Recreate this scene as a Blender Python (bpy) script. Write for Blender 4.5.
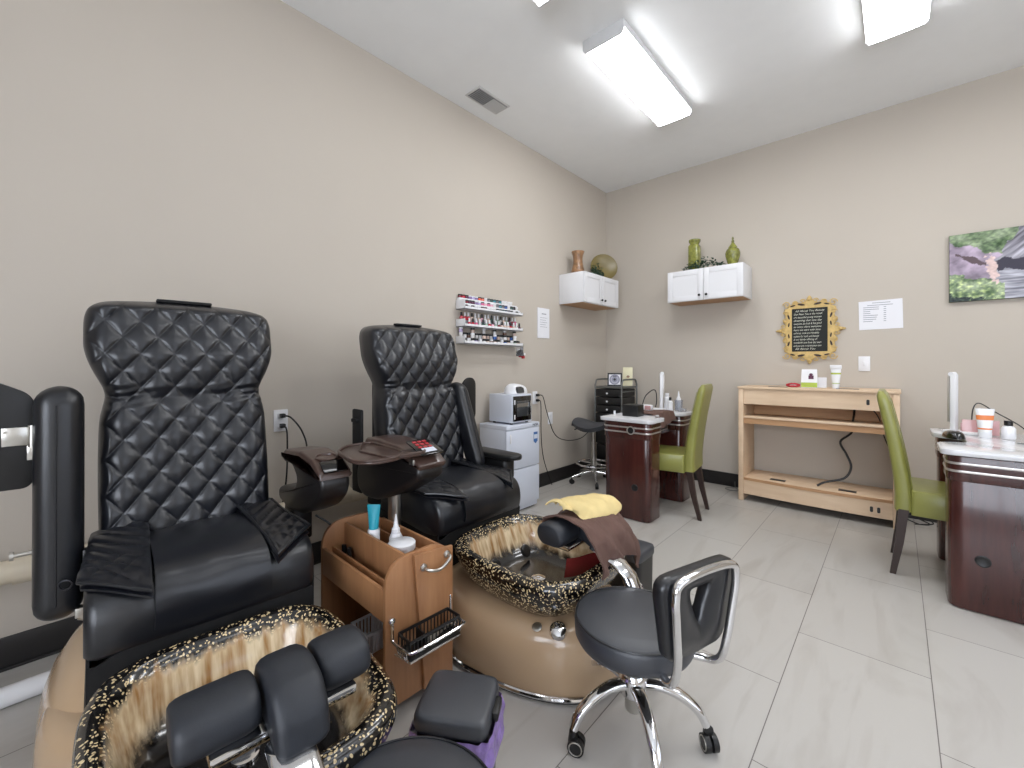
import bpy, bmesh, math, random
from mathutils import Vector, Matrix
for o in list(bpy.data.objects): bpy.data.objects.remove(o)
S = bpy.context.scene
COL = S.collection
PI = math.pi
# ------------------------------------------------------------------ camera, light, exposure
cam = bpy.data.cameras.new('camera'); co = bpy.data.objects.new('camera', cam); COL.objects.link(co)
cam.sensor_width = 36; cam.lens = 424 / 1024 * 36
cam.shift_y = -19 / 1024
cam.clip_start = 0.02
co.location = (0, 0, 1.17); co.rotation_euler = (PI / 2, 0, math.radians(42.2))
S.camera = co
S.view_settings.view_transform = 'Standard'; S.view_settings.look = 'None'
S.view_settings.gamma = 1; S.view_settings.use_curve_mapping = False
S.view_settings.exposure = 0.22
w = bpy.data.worlds.new('world'); S.world = w; w.use_nodes = True
w.node_tree.nodes['Background'].inputs[0].default_value = (0.75, 0.85, 1, 1)
w.node_tree.nodes['Background'].inputs[1].default_value = 0.6
LAMP_POWER = 15.0
NEAR_LAMP_POWER = 5.0
FILL_POWER = 6.0  # strength of the added fill light on the front wall
SIDE_FILL_POWER = 1.0  # same for the weaker added fill light on the right wall
# ------------------------------------------------------------------ colours and materials
def lin(c):
    c = c / 255
    return c / 12.92 if c <= .04045 else ((c + .055) / 1.055) ** 2.4
def rgb(r, g, b): return (lin(r), lin(g), lin(b), 1)
def mat(name, col, rough=.5, metal=0, coat=0, noise=0, nscale=8, bump=0, bscale=60, trans=0, emit=0, spec=.5, alpha=1):
    m = bpy.data.materials.new(name); m.use_nodes = True
    nt = m.node_tree; b = nt.nodes['Principled BSDF']
    c = rgb(*col)
    b.inputs['Base Color'].default_value = c
    b.inputs['Roughness'].default_value = rough; b.inputs['Metallic'].default_value = metal
    b.inputs['Coat Weight'].default_value = coat; b.inputs['Coat Roughness'].default_value = .08
    b.inputs['Specular IOR Level'].default_value = spec
    b.inputs['Transmission Weight'].default_value = trans
    b.inputs['Alpha'].default_value = alpha
    if emit:
        b.inputs['Emission Color'].default_value = c; b.inputs['Emission Strength'].default_value = emit
    tc = nt.nodes.new('ShaderNodeTexCoord')
    n = nt.nodes.new('ShaderNodeTexNoise'); n.inputs['Scale'].default_value = nscale; n.inputs['Detail'].default_value = 4
    nt.links.new(tc.outputs['Object'], n.inputs['Vector'])
    r = nt.nodes.new('ShaderNodeValToRGB')
    k = noise
    r.color_ramp.elements[0].position = .3; r.color_ramp.elements[1].position = .7
    r.color_ramp.elements[0].color = tuple(max(0, v * (1 - k)) for v in c[:3]) + (1,)
    r.color_ramp.elements[1].color = tuple(min(1, v * (1 + k)) for v in c[:3]) + (1,)
    nt.links.new(n.outputs['Fac'], r.inputs['Fac']); nt.links.new(r.outputs['Color'], b.inputs['Base Color'])
    if bump:
        n2 = nt.nodes.new('ShaderNodeTexNoise'); n2.inputs['Scale'].default_value = bscale; n2.inputs['Detail'].default_value = 3
        nt.links.new(tc.outputs['Object'], n2.inputs['Vector'])
        bp = nt.nodes.new('ShaderNodeBump'); bp.inputs['Strength'].default_value = bump; bp.inputs['Distance'].default_value = .01
        nt.links.new(n2.outputs['Fac'], bp.inputs['Height']); nt.links.new(bp.outputs['Normal'], b.inputs['Normal'])
    return m
def wood(name, c1, c2, rough=.35, scale=(1, 1, 1), coat=.2, axis='Z', k=9):
    m = mat(name, c1, rough, coat=coat)
    nt = m.node_tree; b = nt.nodes['Principled BSDF']
    tc = nt.nodes.new('ShaderNodeTexCoord'); mp = nt.nodes.new('ShaderNodeMapping')
    s = {'X': (.12, 1, 1), 'Y': (1, .12, 1), 'Z': (1, 1, .12)}[axis]
    mp.inputs['Scale'].default_value = tuple(a * q for a, q in zip(s, scale))
    nt.links.new(tc.outputs['Object'], mp.inputs['Vector'])
    n = nt.nodes.new('ShaderNodeTexNoise'); n.inputs['Scale'].default_value = k; n.inputs['Detail'].default_value = 6; n.inputs['Distortion'].default_value = 1.2
    nt.links.new(mp.outputs['Vector'], n.inputs['Vector'])
    n3 = nt.nodes.new('ShaderNodeTexNoise'); n3.inputs['Scale'].default_value = k * 9; n3.inputs['Detail'].default_value = 3
    nt.links.new(mp.outputs['Vector'], n3.inputs['Vector'])
    mx = nt.nodes.new('ShaderNodeMath'); mx.operation = 'MULTIPLY_ADD'; mx.inputs[1].default_value = .35
    nt.links.new(n3.outputs['Fac'], mx.inputs[0]); nt.links.new(n.outputs['Fac'], mx.inputs[2])
    r = nt.nodes.new('ShaderNodeValToRGB'); r.color_ramp.elements[0].position = .45; r.color_ramp.elements[1].position = .9
    r.color_ramp.elements[0].color = rgb(*c1); r.color_ramp.elements[1].color = rgb(*c2)
    nt.links.new(mx.outputs[0], r.inputs['Fac']); nt.links.new(r.outputs['Color'], b.inputs['Base Color'])
    return m
def speckle(name, flake, scale=95, thr=.34, zmix=False):
    """black resin with gold flakes; with zmix the inner bowl turns to brushed gold in a band below the rim"""
    m = mat(name, (10, 9, 9), .18, coat=.6)
    nt = m.node_tree; b = nt.nodes['Principled BSDF']
    tc = nt.nodes.new('ShaderNodeTexCoord')
    nz = nt.nodes.new('ShaderNodeTexNoise'); nz.inputs['Scale'].default_value = 25
    nt.links.new(tc.outputs['Object'], nz.inputs['Vector'])
    ad = nt.nodes.new('ShaderNodeVectorMath'); ad.operation = 'MULTIPLY_ADD'; ad.inputs[1].default_value = (.03, .03, .03)
    nt.links.new(nz.outputs['Color'], ad.inputs[0]); nt.links.new(tc.outputs['Object'], ad.inputs[2])
    v = nt.nodes.new('ShaderNodeTexVoronoi'); v.inputs['Scale'].default_value = scale
    nt.links.new(ad.outputs[0], v.inputs['Vector'])
    r = nt.nodes.new('ShaderNodeValToRGB'); r.color_ramp.elements[0].position = thr - .05; r.color_ramp.elements[1].position = thr
    r.color_ramp.elements[0].color = (1, 1, 1, 1); r.color_ramp.elements[1].color = (0, 0, 0, 1)
    nt.links.new(v.outputs['Distance'], r.inputs['Fac'])
    # drop some flakes
    sp = nt.nodes.new('ShaderNodeSeparateColor'); nt.links.new(v.outputs['Color'], sp.inputs[0])
    gt = nt.nodes.new('ShaderNodeMath'); gt.operation = 'GREATER_THAN'; gt.inputs[1].default_value = .22
    nt.links.new(sp.outputs[0], gt.inputs[0])
    mu = nt.nodes.new('ShaderNodeMath'); mu.operation = 'MULTIPLY'
    nt.links.new(r.outputs['Color'], mu.inputs[0]); nt.links.new(gt.outputs[0], mu.inputs[1])
    mix = nt.nodes.new('ShaderNodeMix'); mix.data_type = 'RGBA'
    mix.inputs[6].default_value = rgb(12, 10, 9); mix.inputs[7].default_value = rgb(*flake)
    nt.links.new(mu.outputs[0], mix.inputs[0])
    out = mix.outputs[2]
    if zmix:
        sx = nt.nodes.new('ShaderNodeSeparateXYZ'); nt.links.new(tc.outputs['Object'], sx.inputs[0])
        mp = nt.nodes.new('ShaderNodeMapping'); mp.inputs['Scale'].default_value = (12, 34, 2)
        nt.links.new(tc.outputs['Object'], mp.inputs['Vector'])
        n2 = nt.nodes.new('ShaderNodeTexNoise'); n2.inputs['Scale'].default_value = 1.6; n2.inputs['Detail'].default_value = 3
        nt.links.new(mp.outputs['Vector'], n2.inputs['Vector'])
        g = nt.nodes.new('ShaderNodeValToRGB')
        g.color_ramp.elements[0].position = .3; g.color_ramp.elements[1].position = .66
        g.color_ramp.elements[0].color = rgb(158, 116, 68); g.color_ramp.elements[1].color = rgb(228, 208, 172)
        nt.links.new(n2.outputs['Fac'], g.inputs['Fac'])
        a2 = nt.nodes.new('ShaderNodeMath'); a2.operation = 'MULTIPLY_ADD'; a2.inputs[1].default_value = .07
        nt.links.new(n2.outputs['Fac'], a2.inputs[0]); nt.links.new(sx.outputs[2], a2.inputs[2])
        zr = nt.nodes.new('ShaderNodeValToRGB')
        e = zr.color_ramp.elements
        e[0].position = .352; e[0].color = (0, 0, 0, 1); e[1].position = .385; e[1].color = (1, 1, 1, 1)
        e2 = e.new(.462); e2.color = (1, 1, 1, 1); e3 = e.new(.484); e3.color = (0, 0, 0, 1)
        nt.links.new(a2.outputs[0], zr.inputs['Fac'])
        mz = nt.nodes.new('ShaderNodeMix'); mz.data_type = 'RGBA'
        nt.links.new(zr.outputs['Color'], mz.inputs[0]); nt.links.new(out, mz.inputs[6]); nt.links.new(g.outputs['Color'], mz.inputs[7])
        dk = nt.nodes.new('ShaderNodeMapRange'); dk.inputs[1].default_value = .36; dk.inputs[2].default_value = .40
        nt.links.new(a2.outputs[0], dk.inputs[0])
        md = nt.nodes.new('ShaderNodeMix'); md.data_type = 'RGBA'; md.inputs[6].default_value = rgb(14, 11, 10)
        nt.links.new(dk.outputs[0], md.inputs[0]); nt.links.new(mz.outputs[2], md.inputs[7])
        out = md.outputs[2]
    nt.links.new(out, b.inputs['Base Color'])
    return m

M = {}
M['wall'] = mat('wall_paint', (193, 184, 172), .75, noise=.012, nscale=2, bump=.03, bscale=220)
M['ceiling'] = mat('ceiling_paint', (242, 243, 243), .9, noise=.01)
M['baseboard'] = mat('black_vinyl', (33, 31, 31), .42)
M['leather'] = mat('black_leather', (19, 21, 27), .33, coat=.10, bump=.04, bscale=420, noise=.12, nscale=10, spec=.6)
M['leather_smooth'] = mat('black_leather_panel', (19, 21, 26), .34, coat=.08, bump=.04, bscale=380, spec=.6)
M['fabric_black'] = mat('black_side_cloth', (13, 13, 15), .75, bump=.05)
M['plastic_black'] = mat('black_plastic', (20, 20, 21), .4)
M['plastic_dark'] = mat('dark_brown_shell', (27, 24, 24), .38, coat=.1)
M['brown_tray'] = mat('brown_plastic', (72, 54, 47), .3, coat=.3)
M['pad'] = mat('grey_black_vinyl', (42, 46, 54), .48, bump=.04, bscale=300, spec=1.0)
M['pad_dust'] = mat('footrest_vinyl', (36, 39, 45), .48, noise=.1, nscale=30, bump=.05, bscale=350)
M['beige_shell'] = mat('beige_gloss_shell', (186, 158, 126), .22, coat=.5, noise=.03, nscale=4)
M['speckle'] = speckle('gold_speckled_black', (210, 188, 145), 112, .40)
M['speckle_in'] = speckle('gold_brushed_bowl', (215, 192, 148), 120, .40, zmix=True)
M['maroon'] = mat('maroon_gloss', (104, 30, 32), .2, coat=.5)
M['chrome'] = mat('chrome', (225, 225, 226), .08, metal=1)
M['steel'] = mat('brushed_steel', (200, 198, 192), .28, metal=1)
M['dark_metal'] = mat('dark_wire', (50, 50, 54), .35, metal=.8)
M['cart_wood'] = wood('cherry_laminate', (150, 103, 68), (176, 128, 88), .42, axis='Z', coat=.1)
M['cart_edge'] = mat('light_edge_band', (196, 156, 118), .5)
M['mahogany'] = wood('mahogany_laminate', (44, 19, 18), (80, 38, 32), .25, axis='Z', coat=.35, k=7)
M['maple'] = wood('maple_board', (214, 184, 152), (230, 204, 174), .5, axis='X', coat=0, k=5)
M['maple_edge'] = wood('maple_edge', (176, 132, 92), (198, 156, 116), .5, axis='X', coat=0)
M['green'] = mat('olive_green_leather', (140, 140, 72), .34, noise=.07, nscale=9, bump=.04, bscale=260, coat=.15)
M['dark_leg'] = mat('espresso_wood', (48, 32, 27), .4)
M['white'] = mat('white_lacquer', (226, 226, 228), .35)
M['white_plastic'] = mat('white_plastic', (232, 232, 234), .3)
M['offwhite'] = mat('cream_pipe', (214, 202, 180), .5, noise=.04)
M['blue_white'] = mat('cool_white_enamel', (212, 217, 228), .3)
M['knob'] = mat('black_knob', (18, 18, 18), .3)
M['black_gloss'] = mat('black_glass', (8, 8, 9), .08, coat=.5)
M['paper'] = mat('paper', (232, 232, 236), .8)
M['ink'] = mat('grey_ink', (130, 132, 140), .8)
M['gold'] = mat('gold_paint', (206, 176, 112), .5, noise=.15, nscale=40)
M['chalkboard'] = mat('chalkboard', (26, 28, 26), .7)
M['chalk'] = mat('chalk', (214, 214, 200), .9)
M['green_glaze'] = mat('green_crackle_glaze', (128, 130, 58), .25, coat=.4, noise=.55, nscale=26)
M['brown_glaze'] = mat('brown_crackle_glaze', (140, 104, 72), .3, coat=.3, noise=.5, nscale=24)
M['plate'] = mat('olive_plate', (118, 104, 58), .3, noise=.1)
M['leaf'] = mat('dark_leaf', (38, 70, 50), .5, noise=.4, nscale=30)
M['towel_brown'] = mat('brown_towel', (108, 82, 73), .95, noise=.08, nscale=20, bump=.5, bscale=500)
M['towel_yellow'] = mat('yellow_towel', (236, 212, 150), .95, noise=.05, nscale=20, bump=.5, bscale=500)
M['bag'] = mat('purple_bag', (160, 132, 205), .3, noise=.3, nscale=30, coat=.3, trans=.2, bump=.9, bscale=45)
M['red'] = mat('red_gloss', (176, 36, 48), .3)
M['blue'] = mat('badge_blue', (70, 110, 165), .4)
M['teal'] = mat('teal_print', (40, 160, 180), .4)
M['orange'] = mat('orange_print', (225, 130, 70), .4)
M['lime'] = mat('lime_print', (170, 190, 70), .4)
M['pink'] = mat('pink_acrylic', (235, 190, 190), .15, trans=.45)
M['clear'] = mat('clear_plastic', (225, 228, 235), .08, trans=.85)
M['grey_metal'] = mat('grey_frame', (120, 122, 120), .35, metal=.7)
M['quartz'] = mat('white_quartz_top', (216, 216, 218), .12, noise=.06, nscale=6, coat=.3)
M['silver'] = mat('silver_strip', (205, 200, 195), .3, metal=.7)
M['glass_dark'] = mat('smoked_glass', (60, 62, 64), .06, coat=.5)
M['lens'] = mat('lamp_lens', (250, 252, 255), .5, emit=LAMP_POWER)
M['fill_light'] = mat('fill_light_glow', (236, 243, 255), .3, emit=FILL_POWER)  # emission of the added fill panel, not a known window
M['fill_light_side'] = mat('fill_light_side_glow', (236, 243, 255), .3, emit=SIDE_FILL_POWER)  # dimmer version for the added panel on the right wall
M['lens_near'] = mat('lamp_lens_near', (250, 252, 255), .5, emit=NEAR_LAMP_POWER)
M['vent'] = mat('vent_white', (205, 204, 202), .5)
M['vent_dark'] = mat('vent_gap', (110, 110, 112), .7)
M['lamp_side'] = mat('fixture_white', (214, 214, 214), .4)

# floor: large greige tiles 0.415 x 0.81 in running bond
def floor_mat():
    m = mat('porcelain_tile', (198, 194, 188), .3, coat=.0)
    nt = m.node_tree; b = nt.nodes['Principled BSDF']
    tc = nt.nodes.new('ShaderNodeTexCoord'); sx = nt.nodes.new('ShaderNodeSeparateXYZ')
    nt.links.new(tc.outputs['Object'], sx.inputs[0])
    cx = nt.nodes.new('ShaderNodeCombineXYZ')
    ax = nt.nodes.new('ShaderNodeMath'); ax.operation = 'ADD'; ax.inputs[1].default_value = .318 + .415 * 30
    ay = nt.nodes.new('ShaderNodeMath'); ay.operation = 'ADD'; ay.inputs[1].default_value = 8.1 - 2.22 + .81 * 2 + .405
    nt.links.new(sx.outputs[0], ax.inputs[0]); nt.links.new(sx.outputs[1], ay.inputs[0])
    nt.links.new(ay.outputs[0], cx.inputs[0]); nt.links.new(ax.outputs[0], cx.inputs[1])
    br = nt.nodes.new('ShaderNodeTexBrick')
    br.inputs['Scale'].default_value = 1; br.inputs['Brick Width'].default_value = .81; br.inputs['Row Height'].default_value = .415
    br.inputs['Mortar Size'].default_value = .0016; br.inputs['Mortar Smooth'].default_value = .1; br.offset = .5
    br.inputs['Color1'].default_value = rgb(190, 186, 180); br.inputs['Color2'].default_value = rgb(183, 179, 173); br.inputs['Mortar'].default_value = rgb(112, 106, 102)
    nt.links.new(cx.outputs[0], br.inputs['Vector'])
    mp = nt.nodes.new('ShaderNodeMapping'); mp.inputs['Scale'].default_value = (4, .8, 1)
    nt.links.new(tc.outputs['Object'], mp.inputs['Vector'])
    n = nt.nodes.new('ShaderNodeTexNoise'); n.inputs['Scale'].default_value = 1.5; n.inputs['Detail'].default_value = 5; n.inputs['Distortion'].default_value = 1.5
    nt.links.new(mp.outputs['Vector'], n.inputs['Vector'])
    r = nt.nodes.new('ShaderNodeValToRGB'); r.color_ramp.elements[0].position = .28; r.color_ramp.elements[1].position = .5
    r.color_ramp.elements[0].color = (.86, .845, .83, 1); r.color_ramp.elements[1].color = (1, 1, 1, 1)
    nt.links.new(n.outputs['Fac'], r.inputs['Fac'])
    mx = nt.nodes.new('ShaderNodeMix'); mx.data_type = 'RGBA'; mx.blend_type = 'MULTIPLY'; mx.inputs[0].default_value = 1
    nt.links.new(br.outputs['Color'], mx.inputs[6]); nt.links.new(r.outputs['Color'], mx.inputs[7])
    nt.links.new(mx.outputs[2], b.inputs['Base Color'])
    return m
M['floor'] = floor_mat()

# ------------------------------------------------------------------ mesh helpers
def T(x=0, y=0, z=0, rx=0, ry=0, rz=0):
    return Matrix.Translation((x, y, z)) @ Matrix.Rotation(rz, 4, 'Z') @ Matrix.Rotation(ry, 4, 'Y') @ Matrix.Rotation(rx, 4, 'X')
class G:
    def __init__(s): s.b = bmesh.new(); s.mi = 0
    def add(s, verts, faces, mx=None):
        vs = [s.b.verts.new((mx @ Vector(v)) if mx else v) for v in verts]
        for f in faces:
            try:
                q = s.b.faces.new([vs[i] for i in f]); q.material_index = s.mi
            except ValueError: pass
        return s
    def box(s, x0, x1, y0, y1, z0, z1, bev=0, mx=None, seg=2):
        t = bmesh.new(); bmesh.ops.create_cube(t, size=1)
        for v in t.verts: v.co = Vector(((x0 + x1) / 2 + v.co.x * (x1 - x0), (y0 + y1) / 2 + v.co.y * (y1 - y0), (z0 + z1) / 2 + v.co.z * (z1 - z0)))
        if bev > 0: bmesh.ops.bevel(t, geom=t.edges[:], offset=bev, segments=seg, profile=.5, affect='EDGES')
        return s.merge(t, mx)
    def merge(s, t, mx=None):
        t.verts.index_update()
        vs = [v.co.copy() for v in t.verts]; fs = [[v.index for v in f.verts] for f in t.faces]
        t.free(); return s.add(vs, fs, mx)
    def lathe(s, prof, n=24, mx=None, cap=True):
        vs = []; fs = []
        for r, z in prof:
            for i in range(n):
                a = 2 * PI * i / n; vs.append((r * math.cos(a), r * math.sin(a), z))
        for j in range(len(prof) - 1):
            for i in range(n):
                k = (i + 1) % n; fs.append((j * n + i, j * n + k, (j + 1) * n + k, (j + 1) * n + i))
        if cap:
            fs.append(tuple(range(n))[::-1]); fs.append(tuple((len(prof) - 1) * n + i for i in range(n)))
        return s.add(vs, fs, mx)
    def cyl(s, p0, p1, r, n=16, r1=None):
        return s.tube([p0, p1], r, n, r1=r1)
    def tube(s, pts, r, n=10, r1=None, flat=1, closed=False):
        pts = [Vector(p) for p in pts]; N = len(pts); vs = []; fs = []
        up = None
        for i, p in enumerate(pts):
            a = pts[(i - 1) % N] if (i > 0 or closed) else p; c = pts[(i + 1) % N] if (i < N - 1 or closed) else p
            d = (c - a).normalized()
            if up is None:
                up = Vector((0, 0, 1)) if abs(d.z) < .9 else Vector((1, 0, 0))
            u = d.cross(up); u = u.normalized() if u.length > 1e-6 else Vector((1, 0, 0))
            up = u.cross(d).normalized()
            rr = r if r1 is None else r + (r1 - r) * i / (N - 1)
            for k in range(n):
                t = 2 * PI * k / n; vs.append(p + u * math.cos(t) * rr + up * math.sin(t) * rr * flat)
        for j in range(N if closed else N - 1):
            q = (j + 1) % N
            for k in range(n):
                l = (k + 1) % n; fs.append((j * n + k, j * n + l, q * n + l, q * n + k))
        if not closed: fs.append(tuple(range(n))[::-1]); fs.append(tuple((N - 1) * n + k for k in range(n)))
        return s.add(vs, fs)
    def loft(s, rings, c0=True, c1=True, mx=None):
        n = len(rings[0]); vs = [p for r in rings for p in r]; fs = []
        for j in range(len(rings) - 1):
            for i in range(n):
                k = (i + 1) % n; fs.append((j * n + i, j * n + k, (j + 1) * n + k, (j + 1) * n + i))
        if c0: fs.append(tuple(range(n))[::-1])
        if c1: fs.append(tuple((len(rings) - 1) * n + i for i in range(n)))
        return s.add(vs, fs, mx)
    def prism(s, pts, a, b, axis='Z', bev=0, mx=None, seg=2):
        """2-D outline extruded from a to b along axis; outline coords are the two other axes in order"""
        def V(p, c):
            return {'Z': (p[0], p[1], c), 'Y': (p[0], c, p[1]), 'X': (c, p[0], p[1])}[axis]
        t = bmesh.new(); n = len(pts)
        lo = [t.verts.new(V(p, a)) for p in pts]; hi = [t.verts.new(V(p, b)) for p in pts]
        t.faces.new(lo[::-1]); t.faces.new(hi)
        for i in range(n): t.faces.new((lo[i], lo[(i + 1) % n], hi[(i + 1) % n], hi[i]))
        bmesh.ops.recalc_face_normals(t, faces=t.faces[:])
        if bev:
            ed = [e for e in t.edges if all(abs(f.normal['XYZ'.index(axis)]) > .9 for f in e.link_faces) is False and any(abs(f.normal['XYZ'.index(axis)]) > .9 for f in e.link_faces)]
            bmesh.ops.bevel(t, geom=ed, offset=bev, segments=seg, profile=.5, affect='EDGES')
        return s.merge(t, mx)
    def grid(s, f, nu, nv, thick=0, cu=False):
        vs = [f(i / nu, j / nv) for j in range(nv + 1) for i in range(nu + 1)]
        W = nu + 1
        fs = [(j * W + i, j * W + i + 1, (j + 1) * W + i + 1, (j + 1) * W + i) for j in range(nv) for i in range(nu)]
        if thick:
            N = []
            for j in range(nv + 1):
                for i in range(nu + 1):
                    a = Vector(vs[j * W + min(i + 1, nu)]) - Vector(vs[j * W + max(i - 1, 0)])
                    c = Vector(vs[min(j + 1, nv) * W + i]) - Vector(vs[max(j - 1, 0) * W + i])
                    q = a.cross(c); N.append(q.normalized() if q.length > 1e-12 else Vector((0, 0, 1)))
            L = len(vs); vs += [Vector(vs[k]) - N[k] * thick for k in range(L)]
            fs += [tuple(L + q for q in fc[::-1]) for fc in fs[:]]
            bd = [i for i in range(W)] + [j * W + nu for j in range(1, nv + 1)] + [nv * W + i for i in range(nu - 1, -1, -1)] + [j * W for j in range(nv - 1, 0, -1)]
            for k in range(len(bd)):
                a, b_ = bd[k], bd[(k + 1) % len(bd)]; fs.append((b_, a, L + a, L + b_))
        return s.add(vs, fs)
    def ball(s, c, r, sc=(1, 1, 1), n=14):
        return s.lathe([(max(1e-4, r * math.sin(PI * k / n)), -r * math.cos(PI * k / n)) for k in range(n + 1)], n=n * 2, mx=Matrix.Translation(c) @ Matrix.Diagonal((*sc, 1)), cap=False)
def obj(name, g, m, parent=None, label=None, sharp=38, loc=None):
    b = g.b
    bmesh.ops.remove_doubles(b, verts=b.verts[:], dist=1e-6)
    bmesh.ops.recalc_face_normals(b, faces=b.faces[:])
    lim = math.radians(sharp)
    for f in b.faces: f.smooth = True
    for e in b.edges:
        if len(e.link_faces) == 2:
            if e.calc_face_angle(0) > lim: e.smooth = False
    me = bpy.data.meshes.new(name); b.to_mesh(me); b.free()
    for k in (m if isinstance(m, (list, tuple)) else [m]): me.materials.append(M[k] if isinstance(k, str) else k)
    o = bpy.data.objects.new(name, me); COL.objects.link(o)
    if parent: o.parent = parent
    if label: o['label'] = label
    if loc: o.location = loc
    return o
def thing(name, label, cat, loc=(0, 0, 0), rz=0, group=None):
    o = bpy.data.objects.new(name, None); COL.objects.link(o); o.empty_display_size = .05
    o.location = loc; o.rotation_euler = (0, 0, rz)
    return tag(o, label, cat, group)
def tag(o, label, cat, group=None):
    o['label'] = label; o['category'] = cat
    if group: o['group'] = group
    return o
def struct(o): o['kind'] = 'structure'; return o
def dup(root, loc, rz=None, label=None, group=None):
    r = root.copy(); COL.objects.link(r); r.location = loc
    if rz is not None: r.rotation_euler = (0, 0, rz)
    if label: r['label'] = label
    if group: r['group'] = group
    for ch in list(root.children):
        c = ch.copy(); COL.objects.link(c); c.parent = r
        for g2 in list(ch.children):
            d = g2.copy(); COL.objects.link(d); d.parent = c
    return r
def sel(t, n): return math.copysign(abs(t) ** (2 / n), t)
def rrect(cx, cy, hx, hy, z, n=4, N=64):
    return [(cx + hx * sel(math.cos(2 * PI * k / N), n), cy + hy * sel(math.sin(2 * PI * k / N), n), z) for k in range(N)]
def rpoly(pts, r, n=5):
    """round the corners of a 2-D polygon"""
    out = []; L = len(pts)
    for i in range(L):
        p = Vector(pts[i]); a = Vector(pts[i - 1]); c = Vector(pts[(i + 1) % L])
        ra = r[i] if isinstance(r, (list, tuple)) else r
        if ra <= 0: out.append(tuple(p)); continue
        da = (a - p); dc = (c - p); d = min(ra, da.length * .49, dc.length * .49)
        s_, e_ = p + da.normalized() * d, p + dc.normalized() * d
        for k in range(n + 1):
            t = k / n; out.append(tuple(s_ * (1 - t) ** 2 + p * 2 * t * (1 - t) + e_ * t * t))
    return out
def smooth_path(pts, n=6):
    P = [Vector(p) for p in pts]; out = []
    for i in range(len(P) - 1):
        p0 = P[max(i - 1, 0)]; p1 = P[i]; p2 = P[i + 1]; p3 = P[min(i + 2, len(P) - 1)]
        for k in range(n):
            t = k / n
            out.append(.5 * ((2 * p1) + (p2 - p0) * t + (2 * p0 - 5 * p1 + 4 * p2 - p3) * t * t + (3 * p1 - p0 - 3 * p2 + p3) * t ** 3))
    out.append(P[-1]); return out
def sstep(a, b, x):
    t = min(1, max(0, (x - a) / (b - a))); return t * t * (3 - 2 * t)
def text_g(s, size, mx, depth=.0008, shear=0, g=None, align='LEFT', sx=1):
    cu = bpy.data.curves.new('t', 'FONT'); cu.body = s; cu.size = size; cu.extrude = depth; cu.shear = shear; cu.align_x = align; cu.resolution_u = 2
    o = bpy.data.objects.new('t', cu); COL.objects.link(o)
    dg = bpy.context.evaluated_depsgraph_get(); me = o.evaluated_get(dg).to_mesh()
    vs = [Vector((v.co.x * sx, v.co.y, v.co.z)) for v in me.vertices]; fs = [tuple(p.vertices) for p in me.polygons]
    g = g or G(); g.add(vs, fs, mx)
    o.evaluated_get(dg).to_mesh_clear(); bpy.data.objects.remove(o); bpy.data.curves.remove(cu)
    return g
FACE_Y = Matrix.Rotation(PI / 2, 4, 'X')                       # text readable from -Y (back wall)
def on_back(x, y, z): return Matrix.Translation((x, y, z)) @ Matrix.Rotation(PI / 2, 4, 'X')
def on_left(x, y, z): return Matrix.Translation((x, y, z)) @ Matrix.Rotation(PI / 2, 4, 'Z') @ Matrix.Rotation(PI / 2, 4, 'X')

# ------------------------------------------------------------------ room shell
XL, XR, YB, YF, ZC = -2.54, 2.7, 4.46, -2.3, 3.2
struct(obj('floor', G().box(XL - .1, XR + .1, YF - .1, YB + .1, -.06, 0), 'floor'))
struct(obj('ceiling', G().box(XL - .1, XR + .1, YF - .1, YB + .1, ZC, ZC + .06), 'ceiling'))
struct(obj('wall_left', G().box(XL - .1, XL, YF - .1, YB + .1, 0, ZC), 'wall'))
struct(obj('wall_back', G().box(XL, XR, YB, YB + .1, 0, ZC), 'wall'))
struct(obj('wall_right', G().box(XR, XR + .1, YF - .1, YB + .1, 0, ZC), 'wall'))
struct(obj('wall_front', G().box(XL, XR, YF - .1, YF, 0, ZC), 'wall'))
for nm, rot, loc in (('fill_panel_1', 0, (.9, YF, 1.55)), ('fill_panel_2', PI / 2, (XR, 1.2, 1.6))):  # framed glowing panels out of view, added to even out the room light
    wn = thing(nm, '', '', loc, rot); del wn['label']; del wn['category']; struct(wn)
    g = G()
    for q in (-1.35, 0, 1.35): g.box(q - .04, q + .04, .0, .05, -1.0, 1.0, .004)
    for q in (-1.0, 1.0): g.box(-1.39, 1.39, .0, .05, q - .04, q + .04, .004)
    obj('fill_panel_frame', g, 'white', wn)
    obj('pane', G().box(-1.31, 1.31, .004, .012, -.96, .96), 'fill_light' if nm == 'fill_panel_1' else 'fill_light_side', wn)
struct(obj('baseboard_left', G().box(XL, XL + .012, YF, YB, 0, .125, .003).box(XL, XL + .02, YF, YB, 0, .012, .003), 'baseboard'))
struct(obj('baseboard_back', G().box(XL + .02, XR, YB - .012, YB, 0, .125, .003).box(XL + .02, XR, YB - .02, YB, 0, .012, .003), 'baseboard'))

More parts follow.
